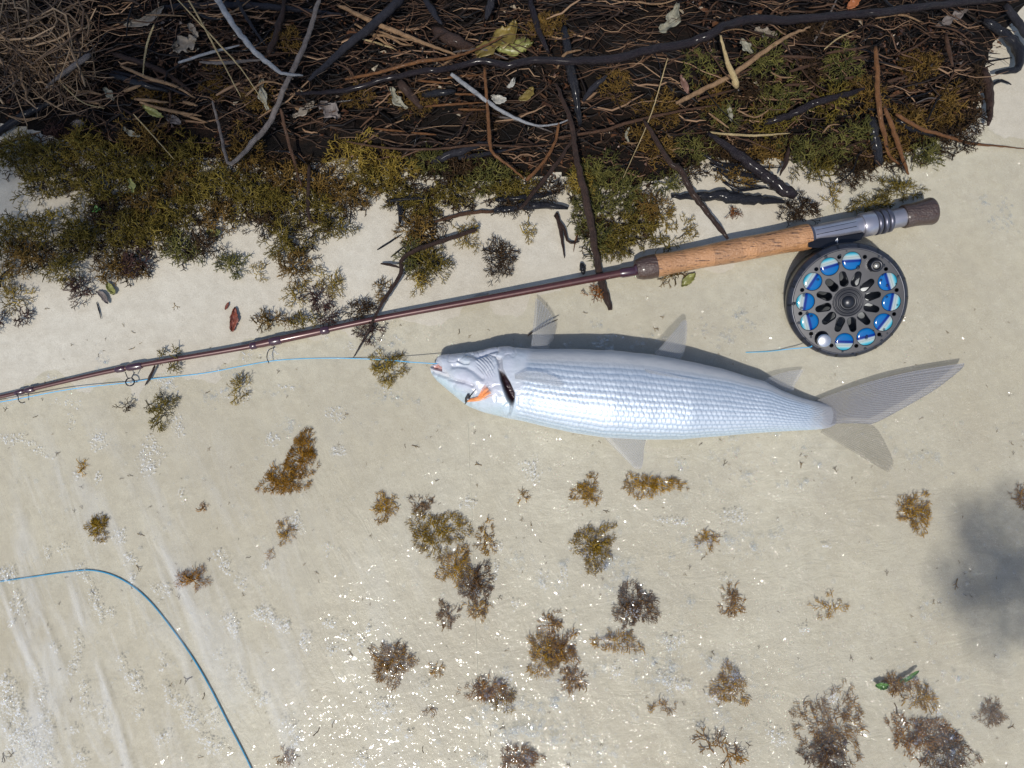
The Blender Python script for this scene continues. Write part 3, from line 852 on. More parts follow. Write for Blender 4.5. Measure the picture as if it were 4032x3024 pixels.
def clump(label, cx, cy, rx, ry, fam, dens=1.0, ang=0.0, h=None, size=.0115, group=None, floor=None, lib=None, name='seaweed_clump', fill=1.0):
    """cx.. in full-view (2212 wide) units"""
    c = PS(cx * KF, cy * KF)[0]
    RX, RY = rx * KF * .000235, ry * KF * .000235
    area = math.pi * RX * RY
    n = int(np.clip(area / (size * size) * 8.2 * dens, 8, 300))
    if h is None: h = min(.013, .45 * min(RX, RY) + .003)
    rr = np.sqrt(rng.random(n)) * .92
    rr = np.where(rng.random(n) < .22, rr ** 2, rr)
    th = rng.uniform(0, 2 * math.pi, n)
    lob = 1 + .22 * np.sin(th * 3 + rng.uniform(0, 6)) + .14 * np.sin(th * 5 + rng.uniform(0, 6))
    ex, ey = rr * np.cos(th) * lob, rr * np.sin(th) * lob
    ca, sa = math.cos(ang), math.sin(ang)
    x = c[0] + RX * ex * ca - RY * ey * sa
    y = c[1] + RX * ex * sa + RY * ey * ca
    dome = np.sqrt(np.clip(1 - rr ** 2, 0, 1))
    base = surf(x, y)
    if floor is not None: base = np.maximum(base, floor)
    z = base + .0005 + h * dome * rng.uniform(.15, 1, n) ** .6
    out = np.stack([ex * ca - ey * sa, ex * sa + ey * ca, np.zeros(n)], 1)
    out /= np.linalg.norm(out, axis=1, keepdims=True) + 1e-6
    w = .35 + .9 * rr[:, None]
    d = out * w + rng.normal(0, .6, (n, 3)) * np.array([1, 1, .35]) + np.array([0, 0, .22]) * dome[:, None]
    sz = size * rng.uniform(.65, 1.2, n) * (1 - .25 * rr)
    pos = np.stack([x, y, z], 1) - d / np.linalg.norm(d, axis=1, keepdims=True) * sz[:, None] * .35
    V, F, rs = weed_mesh(pos, d, sz, lib or SPRIGS)
    g = surf(V[:, 0], V[:, 1])
    V[:, 2] = np.maximum(V[:, 2], g + .0003)
    shade = .5 * rs + .5 * np.clip((V[:, 2] - g) / (h + .004), 0, 1) * rng.uniform(.6, 1)
    o = obj(name, V, F, WEED[fam], attrs={'rnd': rs})
    return tag(o, label, 'seaweed', group)

FAMW = {'golden': 'golden', 'olive': 'olive', 'green': 'green', 'brown': 'brown', 'dark': 'blackish brown', 'purple': 'purplish', 'orange': 'rusty orange'}
MARKS = [((430, 345), 'the sharp V of the bent grey stick'), ((80, 315), 'the thin wavy tan twig'), ((285, 405), 'the bright green leaf sprig'), ((228, 505), 'the low green leaf scrap'), ((505, 575), 'the dark green weed ball'),
         ((395, 635), 'the half-round blade'), ((645, 390), 'the straight thin brown twig'), ((505, 500), 'the round olive blade'), ((175, 645), 'the brown pointed weed tip'), ((345, 320), 'the fine straight straw'), ((40, 650), 'the golden lacy weed'), ((775, 290), 'the wavy brown root strand'), ((1035, 330), 'the folded orange-brown stem'), ((860, 465), 'the level black twig'), ((1120, 430), 'the shiny black frond stalk'), ((1010, 512), 'the golden wispy tuft'), ((860, 600), 'the stick leaning on the rod'), ((950, 330), 'the flat slate bark'),
         ((1270, 500), 'the long straight brown stick'), ((1440, 310), 'the upright yellow straw'), ((1390, 560), 'the front of the cork grip'), ((1250, 350), 'the thick black stick'), ((1600, 130), 'the swollen yellow-olive stalk'), ((1680, 130), 'the stout tan reed'), ((1760, 225), 'the slate-purple stick'), ((1895, 180), 'the long orange-brown stem'), ((2050, 240), 'the upright bark strip'), ((1800, 165), 'the fine yellow straw'), ((1990, 320), 'the trailing orange root'), ((1880, 320), 'the stubby black stick'), ((1600, 345), 'the knobbly root'), ((1940, 110), 'the short reddish twig'), ((1600, 290), 'the pale frayed reed'),
         ((620, 90), 'the bleached driftwood stick'), ((270, 170), 'the thick tan reed'), ((300, 215), 'the short tan reeds'), ((790, 180), 'the reddish bark strip'), ((1130, 60), 'the purple-brown stick'), ((1050, 190), 'the pale grey curved splinter'), ((1480, 60), 'the white ragged scrap'), ((1930, 40), 'the right end of the long root'), ((130, 285), 'the purplish dead leaf')]
USED = set()
def mass(lst, zone, **kw):
    for cx, cy, rx, ry, fam in lst:
        near = sorted(MARKS, key=lambda m: (m[0][0] - cx) ** 2 + (m[0][1] - cy) ** 2)
        opts = ['%s seaweed clump between %s and %s' % (FAMW[fam], near[i][1], near[j][1]) for i, j in ((0, 1), (0, 2), (1, 2), (0, 3), (1, 3), (2, 3))]
        lb = next((o_ for o_ in opts if o_ not in USED and len(o_.split()) <= 16), None)
        if lb is None: lb = next((q_ for q_ in ['%s seaweed clump beside %s' % (FAMW[fam], near[k_][1]) for k_ in range(6)] if q_ not in USED), opts[0])
        USED.add(lb)
        clump(lb, cx, cy, rx, ry, fam, group='seaweed clumps ' + zone, **kw)

# dark bed of old seaweed under the clumps
BED = [Fp((10, 318), (190, 295), (360, 300), (720, 345), (800, 400), (800, 450), (700, 515), (665, 600), (610, 530), (560, 480), (440, 480), (470, 535), (400, 580), (350, 535), (320, 600), (240, 610), (190, 560), (60, 590), (30, 530), (190, 490), (205, 420), (90, 425), (20, 380)),
       Fp((740, 310), (960, 340), (1140, 375), (1130, 430), (970, 470), (955, 590), (885, 600), (880, 470), (800, 420)),
       Fp((1220, 365), (1400, 375), (1440, 460), (1390, 530), (1280, 570), (1235, 500)), Fp((1480, 300), (2060, 300), (2080, 340), (1900, 370), (1760, 370), (1640, 340), (1500, 350))]
bp = []
for poly in BED:
    ar = np.array(poly)
    x0, y0, x1, y1 = ar[:, 0].min(), ar[:, 1].min(), ar[:, 0].max(), ar[:, 1].max()
    nn_ = int((x1 - x0) * (y1 - y0) / 240)
    q = np.stack([rng.uniform(x0, x1, nn_), rng.uniform(y0, y1, nn_)], 1)
    bp.append(q[sdist(q[:, 0], q[:, 1], poly) > 6])
bp = np.vstack(bp)
bw = PS(bp[:, 0], bp[:, 1], .0015)
bd = rng.normal(0, 1, (len(bw), 3)) * np.array([1, 1, .12])
V, F, rs = weed_mesh(bw + np.array([0, 0, 1]) * rng.uniform(0, .004, (len(bw), 1)), bd, rng.uniform(.007, .011, len(bw)), SPRIGS[:6])
V[:, 2] = np.maximum(V[:, 2], surf(V[:, 0], V[:, 1]) + .0003)
tag(obj('seaweed_bed', V, F, WEED['dark'], attrs={'rnd': rs}, center=False), 'dark flattened bed of old seaweed under the olive clumps', 'seaweed', kind='stuff')

left_mass = [(55, 330, 55, 42, 'olive'), (190, 325, 62, 50, 'golden'), (110, 395, 80, 55, 'olive'), (225, 415, 80, 58, 'olive'), (320, 385, 70, 62, 'olive'), (325, 310, 60, 42, 'brown'),
             (415, 340, 55, 48, 'olive'), (440, 415, 70, 58, 'olive'), (535, 345, 55, 52, 'brown'), (555, 435, 70, 55, 'olive'), (635, 395, 60, 48, 'brown'), (685, 455, 62, 42, 'olive'),
             (110, 500, 70, 46, 'olive'), (190, 520, 70, 55, 'olive'), (285, 500, 72, 52, 'olive'), (35, 500, 42, 36, 'olive'), (70, 560, 60, 40, 'brown'), (150, 590, 50, 34, 'olive'), (260, 585, 62, 30, 'brown'),
             (375, 470, 66, 48, 'olive'), (400, 545, 45, 36, 'green'), (450, 535, 40, 36, 'dark'), (480, 480, 46, 40, 'brown'), (620, 520, 56, 50, 'olive'), (640, 585, 38, 42, 'brown'),
             (570, 490, 40, 30, 'dark'), (720, 500, 50, 26, 'olive'), (760, 430, 56, 34, 'brown'), (235, 465, 40, 34, 'dark'), (330, 445, 50, 36, 'brown'), (300, 575, 36, 34, 'purple'), (180, 625, 26, 24, 'purple')]
left_mass += [(20, 345, 40, 34, 'olive'), (120, 345, 50, 36, 'olive'), (250, 350, 50, 40, 'olive'), (490, 400, 50, 40, 'olive'), (600, 440, 50, 40, 'olive'), (700, 405, 50, 40, 'brown'), (390, 400, 46, 40, 'brown'), (345, 510, 46, 40, 'olive'), (25, 545, 36, 36, 'olive')]
mass(left_mass, 'piled on pale sand above the thin end of the rod', dens=1.15, h=.016)
mid_mass = [(765, 345, 60, 48, 'golden'), (850, 372, 66, 46, 'golden'), (800, 395, 50, 40, 'olive'), (930, 355, 50, 36, 'green'), (1050, 385, 66, 42, 'green'), (985, 420, 56, 32, 'olive'), (905, 500, 46, 50, 'brown'),
            (925, 450, 40, 30, 'olive'), (930, 575, 56, 36, 'olive'), (890, 560, 28, 45, 'green'), (1135, 410, 40, 30, 'olive'), (1110, 455, 44, 22, 'dark')]
mid_mass += [(1000, 365, 50, 34, 'dark'), (870, 430, 44, 34, 'olive'), (1180, 420, 40, 34, 'dark'), (1090, 415, 46, 26, 'olive'), (905, 615, 26, 24, 'golden')]
mass(mid_mass, 'draped over sticks above the middle of the rod', dens=1.2, h=.013)
right_mass = [(1290, 385, 56, 50, 'green'), (1270, 455, 48, 55, 'green'), (1345, 425, 56, 50, 'green'), (1365, 495, 62, 42, 'olive'), (1290, 525, 40, 50, 'green'), (1250, 400, 36, 40, 'golden'), (1330, 540, 44, 34, 'olive'), (1400, 455, 44, 40, 'brown')]
mass(right_mass, 'hanging over the long straight brown stick', dens=1.2, h=.014)
mass([(1428, 478, 40, 34, 'golden'), (1482, 498, 22, 30, 'golden'), (1425, 530, 50, 22, 'olive')], 'spread thinly on sand above the cork grip', dens=.7, h=.006)
top_mass = [(1510, 150, 42, 34, 'green'), (1645, 140, 52, 50, 'green'), (1690, 215, 58, 48, 'green'), (1660, 275, 56, 46, 'olive'), (1815, 150, 50, 44, 'green'), (1790, 225, 44, 50, 'olive'), (1870, 210, 50, 40, 'brown'),
            (1900, 320, 56, 40, 'brown'), (1960, 275, 64, 50, 'brown'), (2040, 240, 46, 60, 'brown'), (2060, 310, 46, 34, 'dark'), (1990, 340, 50, 34, 'green'), (1730, 330, 60, 44, 'green'), (1800, 330, 50, 36, 'green'), (1560, 260, 46, 36, 'green'), (1500, 330, 56, 36, 'green'), (1590, 390, 50, 30, 'brown')]
top_mass += [(1480, 380, 50, 26, 'dark'), (1440, 400, 40, 30, 'green'), (1560, 350, 50, 30, 'dark'), (1650, 345, 50, 34, 'brown'), (1760, 375, 50, 28, 'olive'), (1850, 290, 46, 34, 'green'), (2090, 270, 36, 40, 'dark'), (2100, 190, 34, 50, 'dark'), (1620, 210, 40, 34, 'dark'), (1740, 160, 40, 34, 'dark'), (1420, 330, 46, 34, 'brown'), (1380, 300, 46, 30, 'brown'), (1540, 210, 44, 30, 'brown')]
mass(top_mass, 'soaked and glistening among sticks behind the grip', dens=1.05, h=.012)
brown_bits = [(620, 90, 40, 26, 'brown'), (330, 205, 40, 26, 'brown'), (470, 190, 30, 40, 'brown'), (900, 230, 60, 26, 'brown'), (1180, 60, 60, 30, 'brown'), (1050, 260, 50, 26, 'dark'), (1420, 240, 56, 34, 'brown'), (1330, 190, 46, 30, 'brown'), (1750, 70, 60, 26, 'dark'), (1980, 150, 50, 40, 'brown'), (560, 220, 40, 30, 'brown'), (780, 215, 40, 26, 'brown'), (130, 290, 40, 22, 'purple')]
mass(brown_bits, 'matted like felt deep in the heap', dens=1.1, h=.008, size=.008)

one = [('golden wispy seaweed tuft alone on sand beside the blackish brown tuft', 1010, 512, 28, 42, 'golden', .7), ('blackish brown bushy seaweed tuft alone on sand above the rod', 1078, 562, 36, 50, 'dark', 1.1),
       ('small golden seaweed spray under the black frond', 1138, 505, 22, 22, 'golden', .6), ('rusty orange seaweed sprig on bare sand above the cork grip', 1580, 466, 26, 12, 'orange', .8),
       ('black-brown glistening weed clump at the tip of the knobbly root', 1722, 455, 46, 34, 'dark', 1.2), ('brown gleaming weed clump hanging on wet sand behind the reel seat', 1838, 375, 52, 40, 'dark', 1.2),
       ('olive feathery weed trailing in water behind the reel seat', 1935, 412, 60, 26, 'olive', .9), ('olive weed bunched against the top of the reel seat', 1880, 445, 60, 24, 'olive', .9),
       ('yellow wispy weed on sand beside the gleaming brown clump', 1790, 430, 26, 34, 'golden', .5), ('brown wet weed tucked under the cork grip', 1450, 600, 34, 18, 'brown', .7),
       ('rusty seaweed scrap beside the splintered stick end', 1283, 640, 20, 22, 'orange', .7), ('golden thin weed at the left sand edge', 15, 600, 30, 40, 'golden', .6), ('golden lacy weed hanging onto smooth sand', 40, 650, 34, 34, 'golden', .6),
       ('purplish weed tuft alone on smooth sand', 56, 690, 14, 24, 'purple', .9), ('purplish brown weed trailing at the sand edge', 8, 700, 14, 30, 'purple', .8), ('brown pointed weed tip on smooth sand', 175, 645, 14, 24, 'purple', 1),
       ('dark green weed ball hanging over smooth sand', 505, 575, 34, 30, 'green', 1.2), ('small golden weed sprig between the green ball and the brown weed', 560, 590, 18, 18, 'golden', .8),
       ('golden lacy weed strand hanging toward the rod', 640, 640, 28, 36, 'golden', .6), ('small golden weed sprigs beside the purplish weed', 690, 600, 24, 26, 'golden', .6), ('golden weed tuft beside the purplish weed', 725, 620, 22, 34, 'golden', .8),
       ('purplish brown weed above the rod ferrule', 690, 645, 34, 26, 'purple', 1), ('purplish brown weed strand touching the rod', 715, 690, 22, 28, 'purple', .9), ('brown foamy weed strip along the top of the rod', 590, 695, 50, 20, 'brown', .9),
       ('olive weed strip along the rod beside the foam', 660, 695, 40, 16, 'olive', .9), ('blackish weed clump crossed by the leaning stick', 785, 672, 38, 26, 'dark', 1.1), ('brown tangle beside the leaning stick', 825, 632, 20, 28, 'brown', .9),
       ('dark wet weed just below the rod and leaning stick', 800, 722, 28, 22, 'purple', 1), ('small olive weed tuft on top of the rod', 366, 768, 26, 12, 'olive', .8), ('small olive weed tuft under the rod in foam', 375, 795, 22, 10, 'olive', .8),
       ('olive weed clump lying in foam below the rod', 352, 888, 26, 40, 'olive', 1.1), ('small golden weed clump below the rod', 520, 838, 20, 32, 'golden', .8), ('round golden weed clump in front of the fish snout', 840, 797, 42, 36, 'golden', 1.0),
       ('small brown scrap of dead plant on sand below the rod', 280, 882, 16, 14, 'dark', .8)]
for lb, cx, cy, rx, ry, fam, de in one:
    clump(lb, cx, cy, rx, ry, fam, dens=de * 1.15, h=.009, size=.0105)

# clumps lying in the shallow water
wet = [('brown upper arm of the elbow-shaped weed clump in the water', 655, 985, 30, 48, 'brown', 1.1), ('brown lower arm of the elbow-shaped weed clump in the water', 612, 1040, 46, 28, 'brown', 1.1),
       ('smooth olive weed blob holding foam', 213, 1140, 20, 26, 'olive', 1.4), ('reddish brown weed frond in water beside the curved blue line', 420, 1250, 34, 20, 'orange', .9), ('golden weed sprig with foam beside it', 618, 1150, 18, 24, 'golden', .8),
       ('tiny dark weed sprig below the golden foamy sprig', 588, 1198, 8, 10, 'brown', .6), ('golden-brown weed fringe above the long weed chain', 832, 1095, 24, 28, 'golden', .8), ('grey-brown weed knot at the head of the weed chain', 910, 1090, 22, 18, 'purple', .9),
       ('olive broad weed clump, biggest of the weed chain', 945, 1150, 62, 46, 'olive', 1.0), ('golden wispy spray beside the weed chain', 1050, 1165, 22, 36, 'golden', .5), ('golden weed clump in the middle of the weed chain', 985, 1225, 36, 36, 'golden', .9),
       ('dark weed lump at the foot of the weed chain', 1030, 1262, 34, 42, 'dark', 1.0), ('golden fringe at the very end of the weed chain', 1030, 1318, 26, 18, 'golden', .8), ('pinkish brown faint weed scrap in the water', 968, 1328, 24, 22, 'purple', .8),
       ('round dull brown weed clump below the pinkish scrap', 845, 1432, 40, 42, 'brown', 1.0), ('tiny yellow weed sprig beside the dull brown clump', 942, 1445, 15, 12, 'golden', .7), ('reddish long weed frond among sun glints', 1055, 1490, 52, 22, 'orange', .9),
       ('olive faint weed beside the reddish frond', 1085, 1510, 30, 20, 'olive', .6), ('golden-brown net-like weed clump in the water', 1175, 1415, 36, 42, 'golden', .9), ('brown dusty weed beside the net-like clump', 1215, 1410, 34, 40, 'brown', .9),
       ('brown weed tail below the net-like clump', 1240, 1468, 26, 22, 'brown', .9), ('faint brown weed haze above the net-like clump', 1190, 1350, 24, 26, 'brown', .6), ('dark brown round weed clump holding bubbles', 1370, 1308, 46, 40, 'dark', 1.2),
       ('golden weed spread below the dark round clump', 1335, 1385, 46, 22, 'golden', .7), ('golden weed clump below the fish back', 1268, 1060, 28, 30, 'golden', .9), ('golden weed row beside the clump below the fish back', 1405, 1050, 66, 22, 'golden', .8),
       ('olive weed bush in the water under the golden clump', 1283, 1180, 42, 46, 'olive', 1.1), ('tiny thin weed sprig below the fish belly shadow', 1130, 1072, 12, 14, 'golden', .5), ('faint brown weed patch with dark sprigs', 1580, 1300, 24, 32, 'brown', .6),
       ('faint golden weed patch among sun glints', 1525, 1165, 26, 22, 'golden', .5), ('golden round weed clump beside the sun glints', 1575, 1482, 36, 36, 'golden', .9), ('big brown weed bush with dense dark base', 1795, 1560, 74, 64, 'brown', 1.1),
       ('dark brown base of the big weed bush', 1785, 1625, 44, 40, 'dark', 1.2), ('brown weed knot beside the green leaf', 1940, 1475, 36, 18, 'brown', 1), ('thin golden weed loops below the green leaf', 1985, 1505, 36, 24, 'golden', .6),
       ('dusty purplish weed patch by the edge glints', 2140, 1540, 28, 24, 'purple', .9), ('orange-brown weed mass under bright sun glints', 1985, 1590, 62, 40, 'orange', 1), ('black-brown weed mass under bright sun glints', 2045, 1625, 50, 44, 'dark', 1.2),
       ('golden lacy weed clump beyond the fish tail', 1975, 1105, 34, 40, 'golden', .8), ('brown weed at the water beyond the tail, half out of view', 2205, 1070, 18, 24, 'brown', .9), ('thin yellow weed strands in clear water', 1790, 1310, 40, 26, 'golden', .25),
       ('reddish brown weed among the brightest glints', 1120, 1640, 38, 28, 'orange', 1), ('thin dark weed sprig among the glints', 1440, 1528, 18, 14, 'brown', .5), ('small golden sprig near the sun glints', 1410, 1530, 12, 10, 'golden', .4),
       ('tiny weed crumb below the dull brown clump', 930, 1095 + 440, 10, 8, 'brown', .5), ('tiny faint weed crumb beside the curved line', 180, 1012, 10, 16, 'golden', .5), ('tiny weed scrap below the elbow-shaped clump', 440, 1095, 8, 8, 'orange', .5), ('thin branched weed sprig low in the water', 620, 1635, 22, 16, 'brown', .5)]
for lb, cx, cy, rx, ry, fam, de in wet:
    clump(lb, cx, cy, rx * 1.1, ry * 1.1, 'w' + fam, dens=de * 1.35, h=.002 if rx < 30 else .004, size=.0072, lib=SPRIG_FINE)
clump('large antler-branched brown weed standing clear in the water', 1560, 1620, 50, 34, 'wbrown', dens=.45, h=.005, size=.022, lib=SPRIG_BIG)

# ------------------------------------------------------------------ leaves, shells, scraps
def leaf(name, label, px, w, mat, lift=.006, cup=.25, cat='leaf', group=None, z=None, lobes=0):
    w = w * .8
    a, b = np.array(px[0], float), np.array(px[-1], float)
    nu, nv = 15, 9
    path = smooth_path(px, nu)
    tdir = np.gradient(path, axis=0)
    tdir /= np.linalg.norm(tdir, axis=1, keepdims=True)
    nrm = np.stack([-tdir[:, 1], tdir[:, 0]], 1)
    t = np.linspace(0, 1, nu)
    half = w * .5 * np.sin(math.pi * np.clip(t * .94 + .03, 0, 1)) ** .7
    if lobes: half = half * (1 + .35 * np.sin(t * lobes * 6.28 + 1))
    s = np.linspace(-1, 1, nv)
    Q = path[:, None, :] + nrm[:, None, :] * half[:, None, None] * s[None, :, None]
    Q += rng.normal(0, w * .05, Q.shape)
    q = Q.reshape(-1, 2)
    wpt = PS(q[:, 0], q[:, 1]) if z is None else P(q[:, 0], q[:, 1], np.full(len(q), z))
    zc = np.median(wpt[:, 2])
    S2 = np.tile(s, nu)
    zz = np.maximum(zc, wpt[:, 2] - .002) + lift + cup * w * .000235 * S2 ** 2 + rng.normal(0, w * .000014, len(q))
    top = P(q[:, 0], q[:, 1], zz)
    bot = top - np.array([0, 0, .0006])
    i = np.arange(nu * nv).reshape(nu, nv)
    f = np.stack([i[:-1, :-1], i[1:, :-1], i[1:, 1:], i[:-1, 1:]], -1).reshape(-1, 4)
    ring = np.concatenate([i[0, :], i[1:, -1], i[-1, -2::-1], i[-2:0:-1, 0]])
    r2 = np.roll(ring, -1)
    n0 = nu * nv
    side = np.stack([ring, r2, r2 + n0, ring + n0], 1)
    o = obj(name, np.vstack([top, bot]), np.vstack([f, f[:, ::-1] + n0, side]), mat)
    return tag(o, label, cat, group)

LM = {'yellow': m_simple('yellow_leaf', (.13, .095, .022), .45, var=.4, scale=90), 'pale': m_simple('pale_dry_leaf', (.15, .125, .095), .6, var=.35, scale=120, bump=.0006), 'grey': m_simple('grey_dead_leaf', (.12, .10, .09), .6, var=.3, scale=120, bump=.0006),
      'green': m_simple('green_leaf', (.07, .18, .025), .4, var=.3), 'olive': m_simple('olive_blade', (.17, .17, .05), .4, var=.3), 'brown': m_simple('brown_leaf', (.13, .07, .05), .5, var=.35, scale=100), 'orange': m_simple('orange_leaf', (.26, .09, .03), .5), 'red': m_simple('red_bark', (.14, .035, .018), .5, var=.5, scale=160, bump=.0008),
      'white': m_simple('white_sponge', (.18, .17, .125), .6, var=.3, scale=200, bump=.001), 'shell': m_simple('grey_shell', (.28, .27, .24), .4, var=.4, scale=150)}
leaf('leaf', 'crumpled yellow leaf above the long black root', C(2, (880, 350), (980, 290), (1100, 200), (1120, 130)), 90, LM['yellow'], lobes=1.5)
leaf('shell', 'ribbed yellowish shell behind the long black root', C(2, (1010, 310), (1110, 300), (1235, 270)), 90, LM['olive'], cup=-.3, cat='shell')
leaf('leaf', 'pale curled leaf scrap below the long black root', C(2, (330, 560), (360, 640), (430, 700)), 38, LM['white'], lobes=2)
leaf('leaf', 'tan crumpled leaf lying in brown litter', C('u', (880, 990), (980, 1060), (1070, 1140)), 70, LM['grey'], lobes=2)
leaf('leaf', 'pale lichen-like scrap beside the tan crumpled leaf', C('u', (620, 1130), (720, 1070), (830, 980)), 36, LM['pale'], lobes=2.5)
leaf('leaf', 'white and yellow scrap beside the bent grey stick', C('u', (320, 760), (320, 900), (380, 1060)), 36, LM['white'], lobes=2)
leaf('leaf', 'pale oak-like dead leaf in the litter', C('a', (1680, 480), (1780, 420), (1900, 400)), 80, LM['pale'], lobes=2.5)
leaf('leaf', 'grey curled leaf over the dry grass', C('a', (1820, 230), (1870, 290), (1910, 360)), 34, LM['pale'], lobes=1)
leaf('leaf', 'bluish white leaf flake in the dry grass', C('a', (560, 440), (680, 480), (800, 520)), 46, LM['pale'])
leaf('leaf', 'broad white leaf blade beside the top straw', C('a', (1200, 240), (1400, 200), (1580, 60)), 44, LM['pale'])
leaf('leaf', 'grey-green scrap with yellow tip by the short reeds', C('a', (1380, 1020), (1470, 1080), (1580, 1130)), 34, LM['olive'])
leaf('leaf', 'grey dead leaf beside the short reeds', C('a', (1600, 1120), (1690, 1160), (1750, 1190)), 40, LM['grey'])
leaf('leaf', 'purplish dead leaf above the olive seaweed', C('a', (690, 1200), (750, 1190), (810, 1190)), 36, LM['grey'])
leaf('leaf', 'pale knobbed scrap above the olive seaweed', C('a', (1190, 1230), (1250, 1280), (1350, 1320)), 24, LM['white'], lobes=2)
leaf('leaf', 'white crusty scrap in reddish litter', C('a', (1000, 850), (1050, 900), (1100, 960)), 34, LM['white'], lobes=2)
leaf('leaf', 'white ragged scrap near the top of the heap', C(2, (2060, 190), (2130, 150), (2180, 20)), 60, LM['white'], lobes=2)
leaf('leaf', 'grey striped shell flake below the pale splinter', C(2, (975, 620), (1020, 640), (1070, 640)), 44, LM['shell'], cat='shell')
leaf('leaf', 'yellow-orange leaf scrap below the black root', C(2, (1150, 640), (1200, 620), (1245, 560)), 40, LM['yellow'])
leaf('leaf', 'pale tan shell between brown litter below the root', C(2, (1075, 560), (1105, 545), (1125, 500)), 24, LM['shell'], cat='shell')
leaf('leaf', 'white curled scrap above the green seaweed', C(2, (1865, 820), (1845, 870), (1862, 920)), 14, LM['white'])
leaf('leaf', 'purple-brown curled leaf beside the stout tan reed', C(3, (0, 480), (25, 540), (50, 600)), 30, LM['brown'])
leaf('leaf', 'orange leaf poking out above the black root', C(3, (1075, 50), (1110, 20), (1160, -40)), 44, LM['orange'])
leaf('leaf', 'pale lichen scrap under the long black root', C(3, (480, 180), (540, 210), (620, 215)), 46, LM['pale'], lobes=2)
leaf('leaf', 'whitish ragged scrap under the root beside it', C(3, (390, 250), (420, 290), (460, 340)), 40, LM['white'], lobes=2)
leaf('leaf', 'pale branching scrap near the right end of the root', C(3, (1640, 170), (1740, 120), (1850, 60)), 40, LM['grey'], lobes=3)
leaf('leaf', 'white shell chip between wet weeds', C(3, (310, 670), (320, 730), (330, 780)), 24, LM['white'], cat='shell')
leaf('leaf', 'bright green leaf sprig on the olive seaweed', C(1, (830, 1150), (850, 1190), (855, 1240)), 30, LM['olive'], lift=.016, lobes=2)
leaf('leaf', 'green leaf scrap low in the olive seaweed', C(1, (580, 1360), (620, 1345), (650, 1350)), 26, LM['green'], lift=.015, lobes=2)
leaf('leaf', 'yellow-green half-round blade at the foot of the seaweed', C(4, (690, 185), (710, 220), (735, 262)), 36, LM['olive'], lift=.003)
leaf('leaf', 'brownish folded blade beside the half-round blade', C(4, (620, 240), (660, 265), (695, 320)), 30, LM['grey'], lift=.003)
leaf('bark_chip', 'wedge-shaped red bark chip on smooth sand', C(4, (1515, 345), (1508, 420), (1492, 500)), 40, LM['red'], lift=.002, cat='bark')
leaf('bark_chip', 'tiny red bark crumb beside the wedge-shaped chip', C(4, (1475, 312), (1462, 335), (1452, 358)), 14, LM['red'], lift=.002, cat='bark')
leaf('leaf', 'green rounded leaf floating over a brown weed knot', C(9, (1245, 1130), (1290, 1140), (1330, 1135)), 36, LM['green'], z=-.004, lift=.001)
leaf('leaf', 'narrow green leaf end beyond the rounded green leaf', C(9, (1400, 1110), (1460, 1085), (1520, 1040)), 22, LM['green'], z=-.004, lift=.001)
leaf('leaf', 'olive disc blade with bubbles under the cork grip', C('g', (400, 640), (440, 600), (490, 560)), 44, LM['olive'], lift=.002)
leaf('leaf', 'round olive blade in the left seaweed edge', C(1, (1330, 1490), (1370, 1500), (1420, 1490)), 40, LM['olive'], lift=.006)

# ------------------------------------------------------------------ fish
def pl(pts): return np.array(pts, float)
topE = pl(C(5, (578, 735), (592, 716), (612, 706), (624, 668), (650, 655), (760, 645), (870, 632), (960, 612), (1040, 600), (1090, 599), (1160, 610), (1250, 617), (1500, 618), (1750, 628), (2000, 652), (2205, 690)) + C(6, (120, 712), (250, 740), (380, 780), (530, 822), (640, 880), (760, 925), (870, 950), (1000, 965)))
botE = pl(C(5, (578, 737), (590, 775), (620, 815), (700, 884), (770, 942), (830, 985), (920, 1020), (1070, 1057), (1180, 1077), (1300, 1107), (1500, 1152), (1700, 1182), (1950, 1196), (2205, 1196)) + C(6, (120, 1183), (250, 1174), (500, 1152), (760, 1137), (900, 1132), (1000, 1135)))
xs0, xs1 = topE[0, 0], topE[-1, 0]
NR = 680
ux = np.linspace(0, 1, NR)
pxx = xs0 + (xs1 - xs0) * ux ** 1.12
ty, by = np.interp(pxx, topE[:, 0], topE[:, 1]), np.interp(pxx, botE[:, 0], botE[:, 1])
ker = np.ones(9) / 9
def smo(a):
    b = np.convolve(np.pad(a, 4, mode='edge'), ker, 'valid')
    b[:30] = a[:30]
    return b
ty, by = smo(smo(ty)), smo(smo(by))
Tz = np.interp(pxx, [xs0, xs0 + 12, 1730, 1800, 1950, 2100, 2400, 2700, 3000, 3150, 3291], [.0015, .006, .009, .0155, .0225, .0265, .0300, .0270, .0185, .0120, .0045])
zc_lift = np.interp(pxx, [xs0, 1900, 2050, 2300, 3291], [.019, .022, .0235, .0265, .004])
fc = PS(2500, 1640, fn=sand_h)[0]
zc = fc[2] + np.maximum(Tz * .86, zc_lift * .0 + Tz * .86)
zc = np.where(pxx < 2050, np.maximum(zc, fc[2] + np.interp(pxx, [xs0, 2050], [.017, .0225])), zc)
zc = smo(smo(smo(zc)))
wt, wb = P(pxx, ty, zc), P(pxx, by, zc)
NU, ND = 160, 36
thu = np.linspace(0, math.pi, NU)
thd = np.linspace(math.pi, 2 * math.pi, ND + 2)[1:-1]
th = np.concatenate([thu, thd])
tip = np.sqrt(np.clip(1 - np.clip((ux - .90) / .10, 0, 1) ** 2, 0, 1)) * .93 + .07
Tz = Tz * tip
ct = np.sign(np.cos(th)) * np.abs(np.cos(th)) ** .92
st = np.sign(np.sin(th)) * np.abs(np.sin(th)) ** .86
mid = (wt + wb) / 2
tipw = np.sqrt(np.clip(1 - np.clip((ux - .955) / .045, 0, 1) ** 2, 0, 1))
